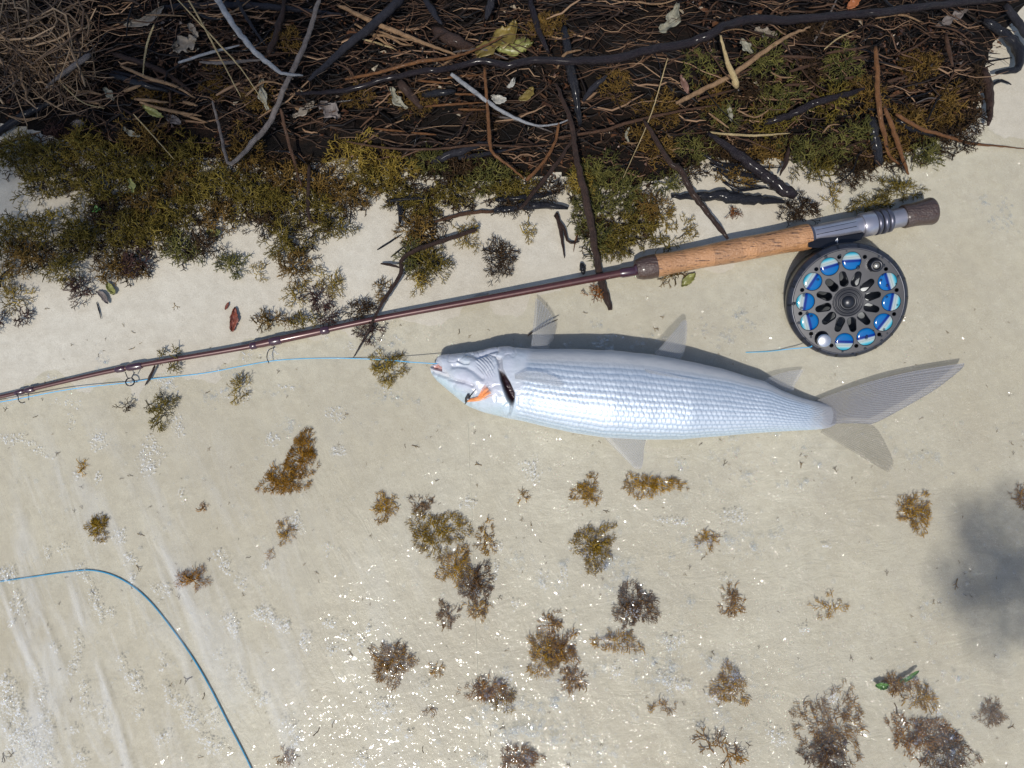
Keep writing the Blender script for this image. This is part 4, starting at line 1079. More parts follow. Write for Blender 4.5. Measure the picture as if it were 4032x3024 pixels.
half = (wt - wb) / 2 * (tipw[:, None] * .6 + .4) * (tip[:, None] * .15 + .85)
FV = mid[:, None, :] + half[:, None, :] * ct[None, :, None]
FV[:, :, 2] += Tz[:, None] * st[None, :]
NT_ = len(th)
FVf = FV.reshape(-1, 3)
# outward normals of the plain body
du = np.gradient(FV, axis=0)
dv = (np.roll(FV, -1, 1) - np.roll(FV, 1, 1))
nn = np.cross(du, dv)
nn /= np.linalg.norm(nn, axis=2, keepdims=True) + 1e-12
if nn[NR // 2, NU // 2, 2] < 0: nn = -nn
ppx, ppy = proj(FVf)
ppx, ppy = ppx.reshape(NR, NT_), ppy.reshape(NR, NT_)
upw = np.clip(st, 0, 1)[None, :] * np.ones((NR, 1))
upf = sstep(.02, .25, upw)
disp = np.zeros((NR, NT_))
HC = lambda *p: C('h', *p)
# --- scales
arc = np.cumsum(np.linalg.norm(np.diff(FV, axis=1, prepend=FV[:, :1]), axis=2), axis=1)
arcn = (arc / arc[:, NU - 1:NU])
NROW = 21.0
v = arcn * NROW
v = v + .35 * (fbm(ppx, ppy, .011, 300) - .5) + .22 * (fbm(ppx, ppy, .035, 310) - .5)
ulen = np.cumsum(np.concatenate([[0], np.linalg.norm(np.diff(mid, axis=0), axis=1)]))
SP = .0044
u = (ulen[:, None] / SP) * np.ones((1, NT_)) + .9 * (fbm(ppx, ppy, .012, 320) - .5) + .4 * (fbm(ppx, ppy, .05, 330) - .5)
sch = np.zeros((NR, NT_))
sid = np.zeros((NR, NT_))
for dr in (-1, 0, 1):
    row = np.floor(v) + dr
    off = .5 * (np.mod(row, 2))
    for dc in (-1, 0, 1):
        ci = np.floor(u - off) + dc
        cu, cv = ci + off, row + .5
        a, b = u - cu, v - cv
        rnd = hash2(ci + 1000, row + 500, 5)
        ins = (a > -1.0) & (a < .62 * np.sqrt(np.clip(1 - (b / .82) ** 2, 0, 1))) & (np.abs(b) < .82)
        hh = np.where(ins, .30 + .55 * (a + 1) / 1.62 - .28 * b * b + .05 * (rnd - .5) * (1 + 1.2 * b), -1)
        sid = np.where(hh > sch, rnd, sid)
        sch = np.maximum(sch, hh)
flank = (topE[:, 1] * 0)
frac = (ppy - ty[:, None]) / (by - ty)[:, None]
body_mask = sstep(2040, 2075, ppx + (frac - .5) * 60)
scale_mask = body_mask * sstep(.10, .20, frac) * upf
belly_soft = 1 - .55 * (1 - sstep(.16, .36, frac))
disp += scale_mask * belly_soft * .00115 * (sch - .5)
# lateral rows gently raised
disp += scale_mask * .00030 * (np.abs(np.mod(v, 1) - .5) * -2 + 1)
# --- head relief
hp = lambda *p: pl(HC(*p))
opl = HC((700, 742), (830, 735), (900, 770), (925, 850), (940, 940), (970, 1020), (1000, 1150), (1060, 1280), (1082, 1330), (1075, 1430), (1040, 1495))
sho = HC((905, 748), (985, 765), (1000, 900), (1040, 990), (1090, 1080), (1140, 1200), (1135, 1300), (1100, 1420), (1078, 1490))
gill = HC((935, 900), (1005, 955), (1075, 1065), (1122, 1185), (1128, 1275), (1092, 1370), (1036, 1265), (990, 1140), (955, 1030))
band = opl[1:] + sho[::-1]
sdb = sdist(ppx, ppy, band)
disp -= upf * .0034 * sstep(-3, 9, sdb)
sdg = sdist(ppx, ppy, gill)
disp -= upf * .0060 * sstep(-2, 7, sdg)
cover = opl + HC((700, 1350), (500, 1150), (450, 900), (560, 780))
sdc = sdist(ppx, ppy, cover)
disp += upf * .0016 * sstep(-1, 40, sdc)
def groove(pts, depth, w):
    global disp
    d = seg_dist(ppx, ppy, HC(*pts))
    disp = disp - upf * depth * np.exp(-(d / w) ** 2)
groove([(150, 950), (250, 985), (330, 1010), (450, 1055), (560, 1080), (640, 1110)], .0022, 6)
groove([(400, 882), (480, 880), (560, 892), (640, 935), (700, 985), (760, 1030)], .0018, 8)
groove([(470, 818), (535, 846), (590, 850)], .0022, 5)
groove([(350, 1040), (420, 1055), (520, 1075)], .0012, 5)
groove([(640, 1100), (700, 1190), (780, 1240)], .0010, 8)
groove([(470, 1230), (520, 1290), (600, 1340)], .0010, 8)
groove([(560, 745), (700, 765), (800, 735)], .0012, 8)
groove([(690, 790), (730, 760), (810, 715), (930, 690)], .0016, 6)
# branchiostegal rays
rc = HC((600, 1050))[0]
ra = np.hypot(ppx - rc[0], ppy - rc[1])
raymask = sstep(0, 10, sdist(ppx, ppy, HC((660, 800), (760, 755), (860, 770), (900, 860), (915, 960), (890, 1000), (860, 1040), (760, 1000), (690, 920))))
q1, q2 = HC((690, 960))[0], HC((880, 770))[0]
tt = ((ppx - q1[0]) * (q2[0] - q1[0]) + (ppy - q1[1]) * (q2[1] - q1[1])) / ((q2[0] - q1[0]) ** 2 + (q2[1] - q1[1]) ** 2)
bowed = tt + .00002 * ((ppx - q1[0]) * 1.2 + (ppy - q1[1])) ** 2
disp += upf * raymask * .00065 * np.sin(bowed * 2 * math.pi * 8.5)
# mouth
mouth = HC((120, 880), (205, 838), (255, 880), (268, 945), (215, 935), (160, 915))
sdm = sdist(ppx, ppy, mouth)
disp -= upf * .0045 * sstep(-2, 8, sdm)
groove([(215, 800), (260, 900), (300, 950), (350, 1000)], .0012, 7)
disp += upf * .0010 * np.exp(-(seg_dist(ppx, ppy, HC((300, 820), (420, 800), (560, 800), (640, 830))) / 20) ** 2)
disp += upf * .0016 * np.exp(-(seg_dist(ppx, ppy, HC((400, 960), (560, 990), (680, 1060))) / 24) ** 2)
headm = (1 - sstep(2030, 2080, ppx))
disp += upf * headm * (.0006 * (fbm(ppx, ppy, .018, 7) - .5) + .0004 * (fbm(ppx, ppy * 1.6, .06, 17) - .5) - .0005 * np.exp(-((fbm(ppx, ppy, .016, 27) - .5) / .03) ** 2))
disp += upf * .0003 * (fbm(ppx, ppy, .02, 7) - .5) * 2
FV2 = FV + nn * disp[:, :, None]
# colours
c_flank, c_belly, c_head = np.array([.475, .52, .575]), np.array([.42, .42, .425]), np.array([.46, .48, .525])
wB = (1 - sstep(.10, .26, frac))[..., None]
fcol = c_flank * (1 - wB) + c_belly * wB
back = sstep(.86, 1.0, frac)[..., None]
fcol = fcol * (1 - .35 * back) + np.array([.42, .55, .58]) * .35 * back
hm = (1 - body_mask)[..., None] * (ppx < 2300)[..., None]
hcol = c_head * (1 - .12 * sstep(.6, 1, frac)[..., None]) + np.array([-.03, .02, .02]) * sstep(.55, .95, frac)[..., None]
fcol = fcol * (1 - hm) + hcol * hm
mot = fbm(ppx, ppy, .03, 91)[..., None]
fcol = fcol * (1 - hm * .22 * (mot - .4)) + hm * np.array([.05, -.01, .03]) * (fbm(ppx, ppy, .012, 95)[..., None] - .5)
bm = (sstep(-2, 8, sdb) * upf)[..., None]
fcol = fcol * (1 - .45 * bm) + np.array([.20, .19, .22]) * .45 * bm  # groove behind the gill cover: its shade painted into the colour
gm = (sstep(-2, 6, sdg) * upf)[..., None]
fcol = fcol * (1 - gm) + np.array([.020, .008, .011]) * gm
mm = (sstep(-1, 5, sdm) * upf)[..., None]
fcol = fcol * (1 - mm) + np.array([.42, .20, .17]) * mm
lip = (np.exp(-(seg_dist(ppx, ppy, HC((140, 905), (240, 945), (330, 985))) / 12) ** 2))[..., None]
fcol = fcol * (1 - .5 * lip) + np.array([.60, .56, .55]) * .5 * lip
dust = np.clip(sstep(.42, .62, fbm(ppx, ppy, .09, 77)) + sstep(3235, 3285, ppx), 0, 1) * sstep(3180, 3270, ppx)
fcol = fcol * (1 - dust[..., None]) + np.array([.40, .39, .37]) * dust[..., None]
scale_mask = scale_mask * (1 - dust)
end_ = sstep(3170, 3275, ppx + 60 * (fbm(ppx, ppy, .03, 400) - .5))[..., None]
fcol = fcol * (1 - end_) + np.array([.25, .25, .262]) * end_
scale_mask = scale_mask * (1 - end_[..., 0])
met = scale_mask * (.56 + .16 * (sid - .5)) * (1 - .5 * wB[..., 0]) + .12 * hm[..., 0]
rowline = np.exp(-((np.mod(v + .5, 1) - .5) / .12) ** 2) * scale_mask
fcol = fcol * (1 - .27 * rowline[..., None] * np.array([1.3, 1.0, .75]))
fcol = fcol * (1 - (scale_mask * .42 * (1 - sstep(.36, .60, sch)))[..., None] * np.array([1.1, 1.0, .85]))  # painted occlusion: colour darkened in the valleys under the scale edges
i = np.arange(NR * NT_).reshape(NR, NT_)
A, B = i[:-1], i[1:]
fF = np.stack([A, B, np.roll(B, -1, 1), np.roll(A, -1, 1)], -1).reshape(-1, 4)
def m_fish():
    t = NT('fish_skin')
    t.set(Base__Color=t.attr('col', 'Color'), Metallic=t.attr('met'), Roughness=t.attr('rgh'), Coat__Weight=.12, Coat__Roughness=.2, Specular__IOR__Level=.4)
    t.set(Normal=t.bump(t.math('ADD', t.noise(900, t.co(), 2), t.math('MULTIPLY', t.noise(190, t.co(), 3), 2.5)), .00022, .6))
    return t.m
rgh = .58 - .26 * hm[..., 0]
rgh = rgh - .02 * scale_mask + .04 * (sid - .5) * scale_mask
fish = thing_at('fish', 'silver bonefish-like fish lying on wet sand, belly toward the rod', 'fish', (float(mid[NR // 2, 0]), float(mid[NR // 2, 1]), float(fc[2])))
fish['label'] = 'silver fish with blue sheen lying on its side on wet sand'
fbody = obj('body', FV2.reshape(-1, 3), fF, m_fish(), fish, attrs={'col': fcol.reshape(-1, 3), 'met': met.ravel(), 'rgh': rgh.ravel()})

def m_fin(name, c, alpha, dust=0.0):
    t = NT(name)
    v = t.attr('ray')
    cc = t.ramp(v, [(.2, tuple(x * .82 for x in c)), (.8, tuple(min(1, x * 1.12) for x in c))])
    op = t.math('ADD', t.math('MULTIPLY', v, alpha * .18), 1 - alpha)
    if dust:
        du_ = t.ramp(t.math('ADD', t.math('MULTIPLY', t.noise(700, t.co(), 4, .7), .72), t.math('MULTIPLY', t.noise(40, t.co(), 2), .28)), [(.50 - dust, (0, 0, 0)), (.62 - dust, (1, 1, 1))])
        du_ = t.math('MINIMUM', t.math('ADD', du_, t.math('MULTIPLY', t.math('SUBTRACT', .42, t.attr('tb')), 1.6)), 1.0)
        du_ = t.math('MULTIPLY', t.math('MAXIMUM', du_, 0.0), .85)
        cc = t.mix(du_, cc, (.40, .375, .32))
    t.set(Base__Color=cc, Roughness=.35, Specular__IOR__Level=.5, Coat__Weight=.2)
    tl = t.node('ShaderNodeBsdfTranslucent', Color=cc)
    tr = t.node('ShaderNodeBsdfTransparent', Color=(.95, .95, .95, 1))
    m1 = t.node('ShaderNodeMixShader', Fac=.4)
    t.l.new(t.bsdf.outputs[0], m1.inputs[1])
    t.l.new(tl.outputs[0], m1.inputs[2])
    m2 = t.node('ShaderNodeMixShader')
    t.l.new(op, m2.inputs[0])
    t.l.new(tr.outputs[0], m2.inputs[1])
    t.l.new(m1.outputs[0], m2.inputs[2])
    t.l.new(m2.outputs[0], t.out.inputs['Surface'])
    return t.m
M_FIN = m_fin('translucent_fin', (.62, .63, .65), .87)
M_TAIL = m_fin('grey_tail_fin', (.38, .38, .41), .62, -.01)
M_TAIL2 = m_fin('sandy_tail_fin', (.43, .41, .37), .975, .08)

def fin(name, base, margin, z_base, z_tip, nray=14, mat=M_FIN, parent=fish, bow=0.0, jag=.02, thick=.0005, curve=0.0):
    ns, nt = nray * 4 + 1, 30
    Bp_, Mg = smooth_path(base, ns), smooth_path(margin, ns)
    s = np.linspace(0, 1, ns)
    t = np.linspace(0, 1, nt)
    d = Mg - Bp_
    perp = np.stack([-d[:, 1], d[:, 0]], 1)
    tj = 1 - jag * (np.abs(np.mod(s * nray, 1) - .5) + rng.random(ns) * .5)
    Q = Bp_[None] + d[None] * (t[:, None] * tj[None, :])[..., None] + perp[None] * (curve * np.sin(math.pi * t))[:, None, None]
    zz = z_base + (z_tip - z_base) * t[:, None] + bow * np.sin(math.pi * t)[:, None] * (1 - .3 * s[None, :])
    ray = .5 + .5 * np.cos(s * nray * 2 * math.pi)
    zz = zz + .00030 * (ray[None, :] - .5)
    q = Q.reshape(-1, 2)
    top = P(q[:, 0], q[:, 1], zz.ravel())
    bot = top - np.array([0, 0, thick])
    i = np.arange(nt * ns).reshape(nt, ns)
    f = np.stack([i[:-1, :-1], i[:-1, 1:], i[1:, 1:], i[1:, :-1]], -1).reshape(-1, 4)
    ring = np.concatenate([i[0, :], i[1:, -1], i[-1, -2::-1], i[-2:0:-1, 0]])
    r2 = np.roll(ring, -1)
    n0 = nt * ns
    rv = np.repeat(ray[None], nt, 0).ravel()
    return obj(name, np.vstack([top, bot]), np.vstack([f, f[:, ::-1] + n0, np.stack([ring, r2, r2 + n0, ring + n0], 1)]), mat, parent, attrs={'ray': np.concatenate([rv, rv]), 'tb': np.tile(np.repeat(t, ns), 2)})
g0 = float(fc[2])
def fish_top(px, py):
    d = (ppx[:, :NU] - px) ** 2 + (ppy[:, :NU] - py) ** 2
    k = np.unravel_index(np.argmin(d), d.shape)
    return float(FV2[k[0], k[1], 2])
fin('pectoral_fin', C(5, (1226, 645), (1322, 645)), C(5, (1262, 278), (1290, 300), (1350, 370), (1390, 450), (1388, 510), (1362, 575), (1334, 625)), g0 + .026, g0 + .012, 17, bow=.008)
fin('pelvic_fin', C('m', (1165, 425), (1440, 485)), C('m', (1500, 22), (1532, 30), (1541, 90), (1533, 230), (1503, 385), (1462, 455)), g0 + .022, g0 + .016, 14, bow=.004)
fin('pelvic_fin', C('m', (1075, 560), (1085, 592)), C('m', (1668, 684), (1500, 670), (1300, 644), (1150, 614)), fish_top(*C('m', (1090, 578))[0]) + .0004, fish_top(*C('m', (1640, 675))[0]) + .0022, 7, bow=.0012)
fin('pectoral_fin', C('h', (1140, 1028), (1135, 978)), C('h', (1690, 1140), (1725, 1095), (1640, 1010), (1450, 950), (1280, 938)), fish_top(*C('h', (1150, 1000))[0]) + .0006, fish_top(*C('h', (1690, 1120))[0]) + .0030, 13, bow=.001)
fin('anal_fin', C(6, (495, 830), (650, 905)), C(6, (798, 742), (765, 800), (738, 845), (730, 880)), g0 + .012, g0 + .006, 10, curve=-.05)
fin('dorsal_fin', C('m', (600, 1275), (1080, 1280)), C('m', (970, 1652), (1040, 1648), (1062, 1560), (1066, 1450), (1090, 1340)), g0 + .014, g0 + .003, 15)
tail = fin('tail_fin', C('t', (640, 560), (690, 770)), C('t', (2098, 184), (2060, 245), (1850, 412), (1600, 562), (1330, 708), (1240, 745)), g0 + .0062, g0 + .009, 24, M_TAIL, bow=.001, jag=.006, curve=-.035)
tail2 = fin('tail_fin', C('t', (770, 820), (850, 700)), C('t', (1400, 1195), (1450, 1100), (1390, 950), (1310, 810), (1240, 745)), g0 + .0040, g0 + .0008, 18, M_TAIL2, jag=.03)

# fly in the cheek
M_HOOK = m_simple('dark_hook_steel', (.06, .06, .06), .25, metal=.9, var=.1)
fl = HC((560, 1310))[0]
fz = g0 + .034
fw = P([fl[0]], [fl[1]], [fz])[0]
fly = thing_at('fishing_fly', 'orange feathered fishing fly with dark hook on the fish cheek', 'fishing fly', tuple(P([fl[0]], [fl[1]], [fish_top(*fl)])[0]))
def on_fish(pts, lift):
    q = HC(*pts)
    return np.array([P([a], [b], [fish_top(a, b) + lift])[0] for a, b in q])
def tube_part(name, pts, r, mat, parent, ns=8, nseg=20, attrs=None):
    sp = smooth_path(pts, nseg)
    r = np.interp(np.linspace(0, 1, nseg), np.linspace(0, 1, np.size(r)), np.atleast_1d(r))
    V, F = tubes(sp[None], r[None], ns, caps=True)
    return obj(name, V, F, mat, parent, attrs=attrs)
tube_part('hook', on_fish([(545, 1330), (565, 1300), (600, 1250), (640, 1195), (675, 1160)], .0022), [.0004, .0006, .0006, .0005, .0002], M_HOOK, fly)
tube_part('fly_body', on_fish([(558, 1300), (572, 1262), (585, 1215)], .0030), [.0012, .0021, .0010], m_simple('black_chenille', (.02, .018, .02), .5, scale=800, bump=.0006), fly)
tube_part('bead_eye', on_fish([(568, 1275), (590, 1268)], .0038), [.0011, .0011], m_simple('silver_bead', (.7, .7, .7), .2, metal=1, var=.05), fly)
nf = 34
t0 = np.linspace(0, 1, 7)
spine = smooth_path(on_fish([(560, 1290), (640, 1280), (720, 1260), (780, 1200), (830, 1160)], .0035), 7)
sid_dir = np.cross(np.gradient(spine, axis=0), [0, 0, 1.0])
sid_dir /= np.linalg.norm(sid_dir, axis=1, keepdims=True)
spread = np.interp(t0, [0, .5, 1], [.0010, .0022, .0075])
wp = spine[None] + rng.normal(0, .45, (nf, 1, 1)) * spread[None, :, None] * sid_dir[None] + rng.normal(0, .25, (nf, 1, 1)) * spread[None, :, None] * np.array([0, 0, 1.0])
V, F = tubes(wp, np.array([.0003, .0003, .0003, .0003, .00025, .0002, .0001])[None], 3)
tag(obj('hair_wing', V, F, m_simple('orange_hair', (.80, .30, .11), .5, var=.3, scale=200), fly), kind='stuff')

# ------------------------------------------------------------------ rod
M_BLANK = m_simple('maroon_rod_blank', (.062, .019, .017), .38, metal=.25, var=.18, scale=300, coat=.3)
M_WRAP = m_simple('dark_thread_wrap', (.035, .010, .018), .3, var=.2, scale=900, coat=.6)
def m_cork(name, base):
    t = NT(name)
    co = t.co()
    mp = t.node('ShaderNodeMapping')
    mp.inputs['Rotation'].default_value = (0, 0, -R(11))
    mp.inputs['Scale'].default_value = (90, 620, 620)
    t.l.new(co, mp.inputs['Vector'])
    pits = t.noise(1.0, mp.outputs[0], 3, .6)
    rnd = t.node('ShaderNodeObjectInfo').outputs['Random']
    b = t.mix(rnd, tuple(x * .62 for x in base), tuple(min(1, x * 1.25) for x in base))
    c = t.mix(t.math('MULTIPLY', t.noise(160, co, 4), .6), b, tuple(x * .6 for x in base))
    c = t.mix(t.ramp(pits, [(.575, (0, 0, 0)), (.64, (.9, .9, .9))]), c, (.06, .025, .012))
    t.set(Base__Color=c, Roughness=.42, Coat__Weight=.45, Coat__Roughness=.22, Normal=t.bump(t.math('ADD', pits, t.noise(500, co, 3)), .0014, .8))
    return t.m
M_CORK = m_cork('wet_cork', (.37, .185, .078))
M_CORKD = m_cork('dark_composite_cork', (.06, .032, .022))
M_SEAT = m_simple('anodised_grey_seat', (.36, .35, .385), .34, metal=.75, var=.08, scale=90)
M_SEATD = m_simple('anodised_dark_seat', (.10, .10, .125), .36, metal=.7, var=.1, scale=90)
M_BLACK = m_simple('black_anodised', (.016, .017, .022), .3, metal=.5, var=.15, scale=200)
M_GUIDE = m_simple('dark_guide_wire', (.05, .05, .055), .25, metal=.9, var=.05)

ROD = pl(Fp((-420, 942), (-200, 899), (0, 857), (250, 799), (550, 746), (800, 692), (1100, 636), (1372, 584)))
rodz = [.004, .0045, .005, .006, .0075, .009, .0115, .0145]
def rod_pt(x):
    y = np.interp(x, ROD[:, 0], ROD[:, 1])
    z = np.interp(x, ROD[:, 0], rodz)
    return P(np.atleast_1d(x), np.atleast_1d(y), np.atleast_1d(z))
rod = thing_at('fly_rod', 'maroon fly rod with cork grip and grey reel seat lying on the sand', 'fishing rod', tuple(PS(1700, 1260)[0]))
sx = np.linspace(ROD[0, 0], ROD[-1, 0], 90)
yy = smooth_path(ROD, 90)
zz = np.interp(yy[:, 0], ROD[:, 0], rodz)
pts = P(yy[:, 0], yy[:, 1], zz)
rad = np.interp(yy[:, 0], [ROD[0, 0], 0, 1000, 1250, 1260, 2500], [.0013, .0018, .0026, .0029, .0027, .0037])
V, F = tubes(pts[None], rad[None], 14, caps=True)
obj('shaft', V, F, M_BLANK, rod)
def axis_parts(name, A, Bp, prof, mat, parent, n=32):
    """revolve prof [(t, r)] about the segment A->B"""
    A, Bp = np.array(A), np.array(Bp)
    d = Bp - A
    Ld = np.linalg.norm(d)
    d = d / Ld
    n1 = np.cross(d, [0, 0, 1.0])
    n1 /= np.linalg.norm(n1)
    n2 = np.cross(n1, d)
    p = np.array([(prof[0][0], 0.00001), prof[0]] + list(prof) + [prof[-1], (prof[-1][0], 0.00001)])
    a = np.arange(n) * 2 * math.pi / n
    V = A + p[:, None, 0:1] * (Bp - A) + p[:, None, 1:2] * (np.cos(a)[None, :, None] * n1 + np.sin(a)[None, :, None] * n2)
    i = np.arange(len(p) * n).reshape(len(p), n)
    F = np.stack([i[:-1], i[1:], np.roll(i[1:], -1, 1), np.roll(i[:-1], -1, 1)], -1)
    F = np.delete(F, [1, len(p) - 3], 0).reshape(-1, 4)
    return obj(name, V.reshape(-1, 3), F, mat, parent)
# ferrule sleeve and thread wraps
for x0, x1, r, m in [(990, 1290, .0036, M_BLANK), (1262, 1296, .0040, M_WRAP), (1060, 1110, .0042, M_WRAP), (985, 1012, .0037, M_WRAP), (455, 492, .0031, M_WRAP), (500, 560, .0034, M_WRAP), (60, 96, .0027, M_WRAP), (100, 135, .0028, M_WRAP), (2440, 2512, .0046, M_WRAP)]:
    a, b = rod_pt(x0)[0], rod_pt(x1)[0]
    axis_parts('sleeve' if m is M_BLANK else 'thread_wrap', a, b, [(0, r * .8), (.15, r), (.85, r), (1, r * .8)], m, rod, 20)
# guides
def ring_part(name, c, R0, r, nrm, mat, parent, n=28, sx=1.0):
    nrm = np.array(nrm, float) / np.linalg.norm(nrm)
    a = np.cross(nrm, [0.3, 1, .2])
    a /= np.linalg.norm(a)
    b = np.cross(nrm, a)
    t = np.linspace(0, 2 * math.pi, n)
    pts = np.array(c) + R0 * (np.cos(t)[:, None] * a * sx + np.sin(t)[:, None] * b)
    V, F = tubes(pts[None], np.full((1, n), r), 8)
    return obj(name, V, F, mat, parent)
gc = C('l', (1618, 328))[0]
gw = P([gc[0]], [gc[1]], [.007])[0]
ring = ring_part('guide_ring', gw, .0036, .0006, (.25, .1, 1), M_GUIDE, rod)
for s in (-1, 1):
    q = P(C('l', (1618 + s * 60, 200))[0][0], C('l', (1618, 205))[0][1], [.008])[0]
    tube_part('guide_foot', [q, (q + gw) / 2 + [0, 0, .001], gw + (q - gw) * .42], .0004, M_GUIDE, rod, 6, 8)
for pp in [C('l', (200, 470), (225, 510), (232, 560), (270, 588), (310, 578)), C(4, (1775, 600), (1735, 620), (1722, 665), (1735, 705))]:
    q = np.array([P([a], [b], [z])[0] for (a, b), z in zip(pp, [.007, .010, .010, .007, .004, .004])])
    tube_part('snake_guide', q, .00045, M_GUIDE, rod, 6, 18)
# grip: profile in full-view units along the axis
GA, GB = (1374, 582.5), (1745, 511)
zA, zB = .0145, .0165
Aw, Bw = P(GA[0] * KF, GA[1] * KF, [zA])[0], P(GB[0] * KF, GB[1] * KF, [zB])[0]
gp_t = [0, .03, .08, .14, .22, .40, .58, .72, .86, .96, 1.0]
gp_r = [.0086, .0104, .0112, .0108, .0100, .0103, .0113, .0110, .0112, .0122, .0120]
axis_parts('front_check', Aw + (Aw - Bw) * .012, Aw + (Bw - Aw) * .0, [(0, .0045), (1, .0060)], M_WRAP, rod)
nring = 13
edges = [0, .06, .115] + list(np.linspace(.115, 1, nring - 1)[1:])
for a, b in zip(edges[:-1], edges[1:]):
    ts = np.linspace(a + .0002, b - .0002, 7)
    rr = np.interp(ts, gp_t, gp_r) * (1 + rng.normal(0, .004))
    rr[0] -= .00005
    rr[-1] -= .00005
    prof = list(zip(ts, rr))
    axis_parts('cork_ring', Aw, Bw, prof, M_CORKD if b <= .12 and a > .03 or a == 0 else M_CORK, rod, 40)
# reel seat
SA, SB = (1746, 511), (2013, 455.5)
zS0, zS1 = .0165, .019
def seat_pt(t): return P((SA[0] + (SB[0] - SA[0]) * t) * KF, (SA[1] + (SB[1] - SA[1]) * t) * KF, [zS0 + (zS1 - zS0) * t])[0]
q0, q1 = seat_pt(0), seat_pt(1)
axis_parts('trim_ring', seat_pt(-.02), seat_pt(.02), [(0, .0112), (.2, .0116), (.8, .0116), (1, .0110)], M_SEATD, rod)
axis_parts('seat_barrel', q0, q1, [(.02, .0094), (.36, .0094), (.365, .0090), (.375, .0094), (.385, .0090), (.395, .0094), (.405, .0090), (.415, .0094), (.53, .0094)], M_SEAT, rod, 48)
axis_parts('sliding_hood', q0, q1, [(.42, .0108), (.43, .0112), (.515, .0113), (.52, .0110)], M_SEAT, rod, 48)
def knurl(a, b, r):
    return axis_parts('locking_ring', q0, q1, [(a, r * .9), (a + .008, r), (b - .008, r), (b, r * .9)], M_SEATD, rod, 36)
knurl(.523, .565, .0117)
knurl(.572, .612, .0119)
knurl(.617, .655, .0115)
thr = [(.655, .0090)]
for k in range(14): thr += [(.657 + k * .008, .0090), (.661 + k * .008, .0084)]
axis_parts('threaded_barrel', q0, q1, thr + [(.775, .0090)], M_SEAT, rod, 40)
axis_parts('butt_cap', q0, q1, [(.765, .0104), (.775, .0110), (.85, .0108), (.93, .0118), (.985, .0128), (1.0, .0124), (1.004, .0105)], M_CORKD, rod, 40)
# seat grooves as narrow dark slots on top
for k in (-1, 1):
    off = np.array([0, 0, .00925]) + np.array([.0005, .0022 * k, -.0003])
    tube_part('groove_line', [seat_pt(.03) + off, seat_pt(.35) + off], .00035, M_BLACK, rod, 6, 6)

# ------------------------------------------------------------------ reel
RR = .0526
rc_px = C('r', (985, 856))[0]
rcz = .0225
rcw = P([rc_px[0]], [rc_px[1]], [rcz])[0]
reel = thing('fly_reel', 'black round fly reel with blue and white striped discs beside the grip', 'fishing reel')
tiltM = Matrix.Rotation(R(23), 4, 'X') @ Matrix.Rotation(R(-9), 4, 'Y')
reel.matrix_world = Matrix.Translation(Vector(rcw)) @ tiltM
reel.location = rcw
reel.rotation_euler = tiltM.to_euler()
def rpart(name, V, F, mat, parent=None, smooth=True, attrs=None):
    o = bpy.data.objects.new(name, make_mesh(name, V, F, mat, smooth, attrs))
    COL.objects.link(o)
    o.parent = parent or reel
    return o
def flat_shape(name, outer, holes, z, extrude, bevel, mat, parent=None):
    cu = bpy.data.curves.new(name + '_c', 'CURVE')
    cu.dimensions = '2D'
    cu.fill_mode = 'BOTH'
    cu.extrude, cu.bevel_depth, cu.bevel_resolution = extrude, bevel, 2
    for ptsl in [outer] + holes:
        sp = cu.splines.new('POLY')
        sp.points.add(len(ptsl) - 1)
        for pnt, (x, y) in zip(sp.points, ptsl): pnt.co = (x, y, 0, 1)
        sp.use_cyclic_u = True
    tmp = bpy.data.objects.new(name + '_t', cu)
    COL.objects.link(tmp)
    dg = bpy.context.evaluated_depsgraph_get()
    me = bpy.data.meshes.new_from_object(tmp.evaluated_get(dg))
    bpy.data.objects.remove(tmp)
    bpy.data.curves.remove(cu)
    me.name = name
    me.materials.clear()
    me.materials.append(mat)
    me.transform(Matrix.Translation((0, 0, z)))
    o = bpy.data.objects.new(name, me)
    COL.objects.link(o)
    o.parent = parent or reel
    return o
def circ(cx, cy, r, n=40): return [(cx + r * math.cos(a), cy + r * math.sin(a)) for a in np.arange(n) * 2 * math.pi / n]
M_SPOOL = m_simple('black_machined_spool', (.016, .017, .022), .34, metal=.4, var=.12, scale=140)
M_SPOOLR = m_simple('spool_rim_metal', (.030, .032, .042), .32, metal=.45, var=.12, scale=140)
angs = [R(1 + 30 * k) for k in range(12)]
holes = []
for k, a in enumerate(angs):
    ca, sa = math.cos(a), math.sin(a)
    if k not in (2, 8): holes.append(circ(.70 * RR * ca, .70 * RR * sa, .160 * RR))
    b = a + R(15)
    cb, sb = math.cos(b), math.sin(b)
    sl_ = []
    for tq in np.linspace(-90, 90, 9): sl_.append((.30 + 0 * tq, tq))
    pts_ = [(.345 - .075 * math.cos(R(t_)), .078 * math.sin(R(t_))) for t_ in np.linspace(90, -90, 9)]
    pts_ += [(.485 + .060 * math.cos(R(t_)), .060 * math.sin(R(t_))) for t_ in np.linspace(-90, 90, 9)]
    holes.append([(RR * (x * cb - y * sb), RR * (x * sb + y * cb)) for x, y in pts_])
    holes.append(circ(.795 * RR * cb, .795 * RR * sb, .038 * RR, 14))
spool = flat_shape('spool_face', circ(0, 0, .90 * RR, 120), holes, 0, .0011, .0005, M_SPOOL)
V, F = lathe([(.885 * RR, -.0005), (.90 * RR, .0012), (.925 * RR, .0012), (.985 * RR, -.0022), (1.0 * RR, -.0035), (1.0 * RR, -.010), (.93 * RR, -.011), (.885 * RR, -.002)], 120)
rim = rpart('spool_rim', V, F, M_SPOOLR)
